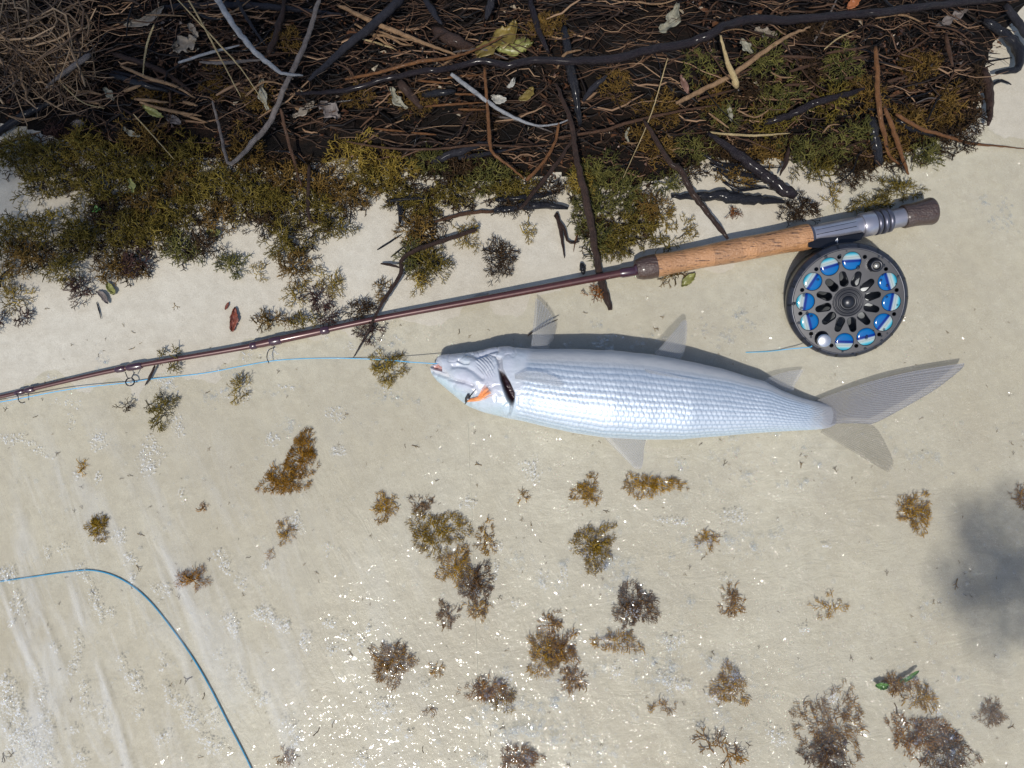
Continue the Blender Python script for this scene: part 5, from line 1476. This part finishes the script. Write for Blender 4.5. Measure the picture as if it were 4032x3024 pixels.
for k in range(36):
    a = R(10 * k + 5)
    bx = np.array([(x, y, z) for x in (.925 * RR, .995 * RR) for y in (-.0010, .0010) for z in (0, 1)], float)
    bx[:, 2] = np.where(bx[:, 0] > .96 * RR, np.where(bx[:, 2] > 0, -.0022, -.006), np.where(bx[:, 2] > 0, .0016, -.004))
    ro = np.array([[math.cos(a), -math.sin(a)], [math.sin(a), math.cos(a)]])
    bx[:, :2] = bx[:, :2] @ ro.T
    if k % 2 == 0: rpart('rim_notch', bx, np.array([(0, 1, 3, 2), (4, 6, 7, 5), (0, 4, 5, 1), (2, 3, 7, 6), (1, 5, 7, 3), (0, 2, 6, 4)]), M_BLACK, rim, False)
V, F = lathe([(.0001, -.028), (.93 * RR, -.028), (.97 * RR, -.027), (.985 * RR, -.012), (.98 * RR, -.0115), (.96 * RR, -.0125), (.955 * RR, -.022), (.0001, -.0225)], 96)
rpart('frame', V, F, M_BLACK)
V, F = lathe([(.0001, -.0215), (.52 * RR, -.0215), (.56 * RR, -.018), (.56 * RR, -.006), (.60 * RR, -.0035), (.0001, -.0040)], 64)
M_DRUM = m_simple('blue_lined_spool_drum', (.05, .055, .06), .35, metal=.5, var=.3, scale=60)
V2, F2 = lathe([(.0001, -.0160), (.86 * RR, -.0160), (.88 * RR, -.0150), (.88 * RR, -.0050), (.87 * RR, -.0050), (.865 * RR, -.0150)], 80)
rpart('spool_drum', V2, F2, M_DRUM)
V, F = lathe([(.0001, .0052), (.035 * RR, .0051), (.07 * RR, .0046), (.098 * RR, .0036), (.105 * RR, .0022), (.135 * RR, .0022), (.14 * RR, .0033), (.16 * RR, .0033), (.165 * RR, .0021), (.19 * RR, .0021), (.195 * RR, .0029), (.21 * RR, .0029), (.215 * RR, .0019), (.235 * RR, .0019), (.24 * RR, .0025), (.253 * RR, .0025), (.258 * RR, .0005)], 64)
rpart('drag_cap', V, F, M_SPOOL)
def m_stripe():
    t = NT('blue_striped_enamel')
    sx_ = t.node('ShaderNodeSeparateXYZ', Vector=t.co())
    x = t.math('ADD', t.math('MULTIPLY', sx_.outputs[0], 1 / (2 * .158 * RR)), .5)
    wob = t.node('ShaderNodeTexNoise', Scale=700.0, Detail=2.0)
    mp = t.node('ShaderNodeMapping')
    mp.inputs['Scale'].default_value = (1, .05, 1)
    t.l.new(t.co(), mp.inputs['Vector'])
    t.l.new(mp.outputs[0], wob.inputs['Vector'])
    f = t.math('ADD', x, t.math('MULTIPLY', t.math('SUBTRACT', wob.outputs['Fac'], .5), .10))
    c = t.ramp(f, [(0, (.0, .05, .18)), (.12, (.0, .095, .27)), (.38, (.0, .085, .27)), (.46, (.0, .014, .14)), (.55, (.0, .018, .15)), (.58, (.16, .23, .30)), (.65, (.33, .345, .34)), (.70, (.19, .26, .26)), (.76, (.33, .35, .33)), (.83, (.12, .33, .38)), (.91, (.015, .22, .31)), (1, (.01, .12, .22))])
    t.set(Base__Color=c, Roughness=.10, Specular__IOR__Level=.3, Coat__Weight=0.0)
    return t.m
M_STRIPE = m_stripe()
Vd, Fd = lathe([(.0001, .0011), (.06 * RR, .00108), (.11 * RR, .0010), (.145 * RR, .0008), (.156 * RR, .0001), (.157 * RR, -.0035)], 36)
ins_me = make_mesh('inlay_disc', Vd, Fd, M_STRIPE)
for k, a in enumerate(angs):
    if k in (2, 8): continue
    o = bpy.data.objects.new('inlay_disc', ins_me)
    COL.objects.link(o)
    o.parent = reel
    o.location = (.70 * RR * math.cos(a), .70 * RR * math.sin(a), .0006)
    o.rotation_euler = (0, 0, a + R(random.uniform(-14, 14)))
# handle knob and counterweight
M_KNOB = m_simple('brushed_silver', (.50, .51, .53), .22, metal=.85, var=.08, scale=40)
a = angs[8]
V, F = lathe([(.0001, .0130), (.065 * RR, .0128), (.088 * RR, .0120), (.092 * RR, .0100), (.080 * RR, .0060), (.095 * RR, .0016)], 32)
kp = np.array([.755 * RR * math.cos(a), .755 * RR * math.sin(a), 0])
hd = rpart('handle', V * np.array([1.3, 1.3, .85]) + kp, F, M_BLACK)
V, F = lathe([(.0001, .0118), (.075 * RR, .0117), (.090 * RR, .0112), (.092 * RR, .0100)], 32)
rpart('handle_cap', V * np.array([1.28, 1.28, 1]) + kp, F, M_KNOB, hd)
a = angs[2]
V, F = lathe([(.0001, .0085), (.05 * RR, .0085), (.06 * RR, .0100), (.09 * RR, .0102), (.105 * RR, .0090), (.115 * RR, .0016)], 32)
kp = np.array([.73 * RR * math.cos(a), .73 * RR * math.sin(a), 0])
cw = rpart('counterweight', V + kp, F, M_BLACK)
V, F = lathe([(.0001, .0096), (.035 * RR, .0094), (.052 * RR, .0086)], 24)
rpart('screw', V + kp, F, m_simple('tarnished_screw', (.35, .33, .28), .3, metal=.8, var=.3, scale=600), cw)
# droplets on the face
Vs, off = [], 0
hv, hf = lathe([(1, 0), (.86, .34), (.5, .6), (.001, .72)], 8)
parts = []
for k in range(170):
    rr_, a = (RR * math.sqrt(random.uniform(.07, .96)), random.uniform(0, 6.283))
    x, y = rr_ * math.cos(a), rr_ * math.sin(a)
    if any(math.hypot(x - .7 * RR * math.cos(b), y - .7 * RR * math.sin(b)) < .17 * RR for b in angs) and random.random() < .7: continue
    if .25 < rr_ / RR < .56: continue
    s = random.uniform(.0006, .0017)
    z = .0015 if rr_ < .925 * RR else .0012 - (rr_ / RR - .925) / .06 * .0034
    parts.append((hv * np.array([s, s * random.uniform(.8, 1.3), s * .9]) + np.array([x, y, z]), hf))
V, F = join(parts)
def m_drop():
    t = NT('water_droplets')
    gl = t.node('ShaderNodeBsdfGlossy', Roughness=.02)
    tr = t.node('ShaderNodeBsdfTransparent', Color=(.55, .57, .62, 1))
    mx = t.node('ShaderNodeMixShader')
    fr = t.node('ShaderNodeFresnel', IOR=1.45)
    t.l.new(t.math('ADD', fr.outputs[0], .03), mx.inputs[0])
    t.l.new(tr.outputs[0], mx.inputs[1])
    t.l.new(gl.outputs[0], mx.inputs[2])
    t.l.new(mx.outputs[0], t.out.inputs['Surface'])
    return t.m
tag(rpart('droplets', V, F, m_drop()), kind='stuff')
# foot that clamps in the seat, with its number
iM = reel.matrix_world.inverted()
def to_reel(wpts): return np.array([iM @ Vector(p_) for p_ in wpts])
fpx = C('g', (1245, 350), (1330, 322), (1440, 315), (1560, 295), (1625, 285), (1600, 330), (1500, 360), (1440, 380), (1340, 386), (1250, 382))
fq = to_reel(P([p_[0] for p_ in fpx], [p_[1] for p_ in fpx], np.full(len(fpx), .026)))
nq = len(fq)
V = np.vstack([fq, fq - np.array([0, 0, .010])])
Fq = [np.array([(k, (k + 1) % nq, (k + 1) % nq + nq, k + nq) for k in range(nq)]), np.array([list(range(nq))[::-1]]), np.array([list(range(nq, 2 * nq))])]
foot = rpart('reel_foot', V, Fq, M_BLACK, smooth=False)
def text_mesh(body, size):
    cu = bpy.data.curves.new('txt', 'FONT')
    cu.body, cu.size, cu.extrude = body, size, .00015
    cu.align_x = cu.align_y = 'CENTER'
    tmp = bpy.data.objects.new('txt_t', cu)
    COL.objects.link(tmp)
    dg = bpy.context.evaluated_depsgraph_get()
    me = bpy.data.meshes.new_from_object(tmp.evaluated_get(dg))
    bpy.data.objects.remove(tmp)
    bpy.data.curves.remove(cu)
    return me
tm = text_mesh('4', .0058)
tm.materials.clear()
tm.materials.append(m_simple('white_print', (.75, .75, .75), .5, var=.02))
num = bpy.data.objects.new('number_four', tm)
COL.objects.link(num)
num.parent = foot
tp = C('g', (1437, 336))[0]
num.location = to_reel(P([tp[0]], [tp[1]], [.0264]))[0]
num.rotation_euler = (0, 0, R(8))

# ------------------------------------------------------------------ lines
M_LINE = m_simple('blue_fly_line', (.05, .36, .62), .4, var=.1, scale=50)
M_LINE2 = m_simple('dark_blue_fly_line', (.012, .24, .46), .4, var=.1, scale=50)
M_LEAD = m_simple('clear_leader', (.68, .66, .56), .3, var=.05)
def line(name, label, px, zs, r, mat, cat='fishing line', bed=False):
    sp = smooth_path(px, 90)
    z = np.interp(np.linspace(0, 1, 90), np.linspace(0, 1, len(zs)), zs)
    zb = PS(sp[:, 0], sp[:, 1])[:, 2]
    z = z + zb if bed else np.maximum(z, zb + .0004)
    V, F = tubes(P(sp[:, 0], sp[:, 1], z)[None], np.full((1, 90), r), 8, caps=True)
    return tag(obj(name, V, F, mat), label, cat)
line('fly_line', 'bright blue fly line running beside the rod into the fish mouth', [(-500, 1680), (-200, 1618)] + C('l', (0, 578), (300, 525), (900, 415), (1600, 335), (1900, 290)) + [(800, 1470), (950, 1442), (1100, 1418), (1300, 1410), (1500, 1416), (1620, 1426), (1722, 1432)], [.004, .004, .006, .008, .006, .003, .0, -.001, -.0015, -.0015, .006, .022], .00036, M_LINE)
line('fly_line', 'blue fly line curving down through the foamy shallows', Fp((-160, 1290), (-60, 1268), (0, 1256), (70, 1246), (140, 1236), (200, 1232), (260, 1250), (320, 1295), (390, 1383), (440, 1460), (492, 1560), (545, 1665), (600, 1800)), [.0006, .0006, .0007, .0009, .0010, .0012, .0012, .0012], .00062, M_LINE2, bed=True)
line('fly_line', 'pale blue line end trailing from the reel in the water', C(6, (420, 634), (560, 628), (700, 612), (830, 600)) + C('r', (520, 1430)), [-.002, -.0015, -.001, .004, .012], .0004, M_LINE)
line('leader', 'hair-thin clear leader hanging straight down from the fish', [(1842, 1670), (1848, 1850), (1856, 2000), (1862, 2160), (1868, 2390), (1882, 2690), (1888, 3000), (1892, 3200)], [.001, .0007, .0006, .0007, .0009, .0009, .0007, .0007], .00016, M_LEAD, 'leader', bed=True)

# ------------------------------------------------------------------ foam and bubbles
hv, hf = lathe([(1, 0), (.72, .68), (.001, 1.0)], 6)
hf = hf[0]
def bubbles(P2, rad, name, mat, label, cat, zoff=0.0, flat=.36):
    n = len(P2)
    base = np.maximum(sand_h(P2[:, 0], P2[:, 1]), 0.0) + zoff
    V = hv[None] * rad[:, None, None] * np.array([1, 1, flat]) + np.concatenate([P2, base[:, None]], 1)[:, None, :]
    F = (hf[None] + (np.arange(n) * len(hv))[:, None, None]).reshape(-1, 4)
    return tag(obj(name, V.reshape(-1, 3), F, mat, center=False), label, cat, kind='stuff')
foam = []
def fo(k, lst): foam.extend([(*C(k, (x, y))[0], rx * CROPS[k][2], ry * CROPS[k][2], a, d) for x, y, rx, ry, a, d in lst])
fo(7, [(40, 420, 70, 60, 0, 1), (110, 620, 36, 95, -15, .8), (515, 400, 36, 60, 0, .9), (590, 560, 32, 140, -18, 1), (640, 700, 18, 60, -10, .7), (700, 675, 40, 36, 30, .7), (825, 325, 36, 40, 0, .8), (840, 440, 28, 40, 0, .7), (1030, 530, 60, 70, -40, .5), (1420, 345, 42, 105, -25, .8), (1470, 745, 52, 80, -20, .9), (1680, 680, 75, 55, 25, .9), (1790, 745, 80, 50, 30, .8), (1950, 850, 46, 66, 0, 1), (2100, 740, 60, 36, 10, .7), (2120, 900, 50, 40, 0, .7),
        (490, 890, 30, 110, 5, .7), (530, 1190, 30, 130, -8, .7), (860, 1110, 42, 80, -25, .9), (770, 1000, 24, 80, -15, .7), (1210, 1340, 55, 90, -20, 1), (1090, 1200, 40, 100, -40, .7), (870, 1310, 28, 60, -10, .7), (1395, 945, 45, 36, 20, .7), (1570, 1160, 90, 26, 40, .7), (1660, 1235, 40, 50, -20, .9), (1855, 1440, 40, 105, -28, .8), (1340, 1520, 100, 40, 30, .8), (1030, 1480, 46, 50, -30, .8), (500, 1610, 50, 60, 0, .7), (90, 1330, 80, 240, -15, .9), (230, 1560, 80, 170, -30, .9), (20, 1150, 30, 120, 0, .7), (335, 860, 22, 80, -15, .7), (65, 740, 26, 26, 0, .8), (460, 1020, 36, 40, 0, .7), (235, 1090, 26, 60, -5, .7), (265, 1220, 34, 60, -5, .7), (300, 1400, 40, 130, -10, .7), (640, 1290, 40, 40, 0, .5), (470, 1420, 26, 30, 0, .7), (665, 1390, 30, 50, -30, .5), (1040, 980, 26, 60, 0, .5), (1350, 1350, 40, 50, 0, .6), (80, 1580, 40, 120, -15, .8), (1500, 1050, 80, 30, 25, .5), (1690, 370, 24, 30, 0, .7), (1540, 480, 40, 50, -20, .6), (2090, 260, 36, 50, -20, .5), (1890, 90, 40, 80, -20, .6), (290, 310, 26, 60, 0, .5), (395, 265, 26, 36, 0, .6), (760, 180, 50, 60, 0, .5), (640, 200, 34, 40, 0, 1)])
fo(4, [(640, 1200, 66, 80, -10, .55), (960, 1300, 80, 130, 20, .55), (960, 1390, 40, 50, 0, .6), (210, 1240, 130, 40, 35, .6), (60, 1200, 70, 40, 30, .6), (460, 1080, 40, 70, 0, .4), (430, 950, 110, 50, 0, .4), (1060, 830, 90, 50, 10, .7), (1150, 1110, 40, 80, -10, .8), (1440, 900, 50, 36, 0, .4), (2160, 1030, 60, 55, 20, .8), (1760, 1190, 46, 60, 0, .7), (1960, 1330, 44, 70, 10, 1), (2170, 1270, 50, 36, 0, .7), (70, 950, 90, 30, -5, .7), (1590, 640, 44, 40, 0, .6), (1750, 640, 60, 44, 0, .6), (490, 1430, 30, 30, 0, .5), (640, 1440, 30, 30, 0, .5), (1170, 1560, 30, 60, -10, .5), (1590, 880, 50, 80, 0, .4), (2080, 510, 26, 60, -30, .5), (330, 800, 60, 20, 10, .5), (1850, 860, 60, 20, 10, .5)])
fo(8, [(265, 1280, 72, 66, 0, 1), (130, 870, 26, 50, -20, .7), (530, 1140, 36, 48, -20, .7), (1120, 620, 36, 34, 0, .6), (1290, 460, 36, 70, -30, .6), (1420, 440, 40, 60, 0, .4), (2120, 860, 70, 44, 0, .7), (2120, 1120, 90, 50, 15, .8), (1760, 1040, 44, 46, 0, .8), (120, 1610, 60, 40, 20, .8), (440, 1460, 40, 30, 30, .7), (370, 1410, 26, 30, 0, .7), (2110, 85, 90, 30, 5, .6), (1870, 660, 56, 50, 0, .8), (890, 1630, 60, 26, 0, .8), (40, 820, 40, 30, 20, .6), (180, 770, 24, 26, 0, .7), (1070, 1080, 30, 60, -20, .6), (600, 1310, 24, 20, 0, .5), (860, 540, 40, 26, 0, .6), (1590, 300, 60, 30, 0, .5), (1010, 260, 30, 40, 0, .5), (990, 400, 20, 60, 0, .5)])
fo(9, [(340, 50, 90, 50, 10, .8), (190, 1210, 60, 36, 30, .8), (630, 1470, 90, 40, 15, .8), (980, 1215, 34, 32, 0, 1), (20, 1150, 40, 30, 0, .7), (280, 450, 40, 20, 0, .6), (940, 240, 30, 16, 0, .6), (620, 190, 30, 16, 20, .5), (790, 780, 40, 24, -20, .5), (20, 90, 30, 30, 0, .6)])
fo(5, [(1220, 1370, 60, 50, 0, .5), (1250, 1440, 50, 50, 0, .5), (300, 890, 60, 40, 30, .3), (830, 1600, 60, 50, 0, .6), (20, 1280, 20, 30, 0, .7), (20, 1040, 50, 40, 0, .4), (1740, 540, 110, 22, 0, .35), (60, 600, 40, 30, 0, .4), (370, 545, 30, 12, 0, .4), (2180, 1330, 30, 20, 0, .5)])
pts2, rads = [], []
for x, y, rx, ry, ang, den in foam:
    area = math.pi * rx * ry * (.000235 ** 2)
    n = int(area / (.00135 ** 2) * .95 * den) + 6
    t, r_ = rng.uniform(0, 6.283, n), np.sqrt(rng.random(n))
    r_ *= 1 + .25 * np.sin(3 * t + x) + rng.normal(0, .10, n)
    ex, ey = rx * r_ * np.cos(t), ry * r_ * np.sin(t)
    ca, sa = math.cos(R(ang)), math.sin(R(ang))
    w = P(x + ex * ca - ey * sa, y + ex * sa + ey * ca, 0.0)
    pts2.append(w[:, :2])
    rads.append(np.clip(rng.gamma(4, .000115, n), .0002, .0011))
bubbles(np.vstack(pts2), np.concatenate(rads), 'foam', M_FOAM, 'white foam patches of tiny bubbles drifting on the shallow water', 'foam')

# loose clear bubbles: everywhere thinly, thick in glinting areas
areas = [((0, 1650, 4032, 3024), 1100), (C(8, (850, 1150), (1750, 1660)), 900), (C(8, (1700, 780), (2200, 1250)), 420), (C(9, (0, 820), (500, 1400)), 420), (C(9, (1400, 1000), (1850, 1640)), 220), (C(8, (1150, 200), (2180, 560)), 380), (C(9, (30, 100), (800, 300)), 260), (C(6, (60, 1190), (900, 1620)), 300), (C(6, (1430, 1240), (1700, 1400)), 70), (C(5, (1400, 500), (2000, 640)), 200), (C(5, (200, 860), (500, 1000)), 120), (C(6, (80, 330), (760, 640)), 160), (C(3, (1650, 1000), (2212, 1640)), 120), (C(5, (60, 420), (500, 700)), 120), (C(4, (900, 700), (2200, 1100)), 260), (C(9, (1500, 460), (1880, 880)), 60), (C(5, (950, 480), (1500, 640)), 50)]
pp, rr_ = [], []
for ar, n in areas:
    if isinstance(ar, list): (x0, y0), (x1, y1) = ar
    else: x0, y0, x1, y1 = ar
    if n > 1000: q = np.stack([rng.uniform(x0, x1, n), rng.uniform(y0, y1, n)], 1)
    else:
        nc = max(3, n // 22)
        cc_ = np.stack([rng.normal((x0 + x1) / 2, abs(x1 - x0) * .27, nc), rng.normal((y0 + y1) / 2, abs(y1 - y0) * .27, nc)], 1)
        q = cc_[rng.integers(nc, size=n)] + rng.normal(0, 1, (n, 2)) * rng.gamma(2, 12, (n, 1)) * np.array([1.0, .6])
    w = P(q[:, 0], q[:, 1], 0.0)
    pp.append(w[:, :2])
    rr_.append(np.clip(rng.gamma(3.2, .00034, len(q)), .0004, .0026))
bubbles(np.vstack(pp), np.concatenate(rr_), 'water_bubbles', M_BUB, 'loose clear bubbles scattered on the shallow water', 'bubbles', flat=.34)

# specks of weed on the sand
n = 520
q = np.stack([rng.uniform(0, 4032, n), rng.uniform(1150, 3024, n)], 1)
w = PS(q[:, 0], q[:, 1], .0006)
V, F, rs = weed_mesh(w, rng.normal(0, 1, (n, 3)) * np.array([1, 1, .05]), rng.gamma(2, .0011, n) + .0006, SPRIGS[:4])
V[:, 2] = np.maximum(V[:, 2], sand_h(V[:, 0], V[:, 1]) + .0002)
tag(obj('weed_specks', V, F, WEED['brown'], attrs={'rnd': rs}, center=False), 'tiny brown weed specks strewn over the wet sand', 'seaweed', kind='stuff')

# ------------------------------------------------------------------ unseen mangrove, added to shade the heap and the right edge
M_TRUNK = m_simple('added_mangrove_bark', (.10, .075, .055), .8, var=.35, scale=30, bump=.004)
def m_leafs():
    t = NT('added_mangrove_leaves')
    c = t.ramp(t.attr('rnd'), [(0, (.035, .075, .015)), (.7, (.065, .12, .025)), (1, (.14, .16, .03))])
    t.set(Base__Color=c, Roughness=.4)
    tl = t.node('ShaderNodeBsdfTranslucent', Color=c)
    mx = t.node('ShaderNodeMixShader', Fac=.15)
    t.l.new(t.bsdf.outputs[0], mx.inputs[1])
    t.l.new(tl.outputs[0], mx.inputs[2])
    t.l.new(mx.outputs[0], t.out.inputs['Surface'])
    return t.m
tz = float(sand_h(np.array([-2.3]), np.array([-2.3]))[0])
tree = thing_at('added_shade_mangrove', 'added out-of-view mangrove tree on arching roots, casting shade over the wrack', 'tree', (-2.3, -2.3, tz))
CR = np.array([-1.62, -2.50, 5.0])  # crown placed so that its shadow covers the upper-left heap
wood = []
def limb(pts, r0, r1):
    sp = smooth_path(pts, 16)
    wood.append(tubes(sp[None], np.linspace(r0, r1, 16)[None], 10, caps=True, rough=.12))
limb([(-2.3, -2.3, tz - .05), (-2.28, -2.32, 1.4), (-2.1, -2.4, 2.9), (-1.75, -2.48, 4.4)], .10, .05)
for k in range(7):
    a_ = k * .9 + .3
    limb([(-2.3 + .06 * math.cos(a_), -2.3 + .06 * math.sin(a_), .65 + .05 * k), (-2.3 + .35 * math.cos(a_), -2.3 + .35 * math.sin(a_), .4 + .03 * k), (-2.3 + .5 * math.cos(a_), -2.3 + .5 * math.sin(a_), tz - .1)], .024, .018)
for k in range(9):
    a_ = k * .7
    e = CR + np.array([.48 * math.cos(a_), .48 * math.sin(a_), .15 * math.sin(2.3 * k)])
    limb([(-1.80 + .02 * k, -2.47, 4.15 + .03 * k), tuple((np.array([-1.75, -2.48, 4.4]) + e) / 2 + [0, 0, .06]), tuple(e)], .028, .008)
limb([(-2.29, -2.32, 1.1), (-1.2, -2.95, 1.7), (-.2, -3.0, 2.0), (.36, -2.40, 2.15), (.10, -1.75, 2.2)], .040, .010)  # added limb, routed so that its own shadow stays out of frame
V, F = join(wood)
obj('trunk', V, F, M_TRUNK, tree)
def leaves(cen, rad, n, size):
    d = rng.normal(0, 1, (n, 3))
    d /= np.linalg.norm(d, axis=1, keepdims=True)
    return cen + d * np.array(rad) * (rng.random((n, 1)) ** .42), np.full(n, size)
L1, s1 = leaves(CR, (.70, .68, .42), 3700, .056)
L2, s2 = leaves(np.array([.050, -1.600, 2.2]), (.080, .080, .04), 300, .018)  # leaf cluster added out of view for the right-edge shadow patch
LP, LS = np.vstack([L1, L2]), np.concatenate([s1, s2]) 
n = len(LP)
shape = np.array([(0, 0, 0), (.32, .21, .03), (.7, .19, .03), (1, 0, 0), (.7, -.19, .03), (.32, -.21, .03)])
az, el = rng.uniform(0, 6.283, n), rng.normal(0, .45, n)
ux_ = np.stack([np.cos(az) * np.cos(el), np.sin(az) * np.cos(el), np.sin(el)], 1)
uy_ = np.cross(np.array([0, 0, 1.0]) + rng.normal(0, .3, (n, 3)), ux_)
uy_ /= np.linalg.norm(uy_, axis=1, keepdims=True)
uz_ = np.cross(ux_, uy_)
sc_ = (LS * rng.uniform(.75, 1.2, n))[:, None, None]
V = LP[:, None, :] + sc_ * ((shape[None, :, 0:1] - .5) * ux_[:, None] + shape[None, :, 1:2] * uy_[:, None] + shape[None, :, 2:3] * uz_[:, None])
F = (np.array([(0, 1, 2, 3), (0, 3, 4, 5)])[None] + (np.arange(n) * 6)[:, None, None]).reshape(-1, 4)
tag(obj('crown', V.reshape(-1, 3), F, m_leafs(), tree, attrs={'rnd': np.repeat(rng.random(n), 6)}), kind='stuff')
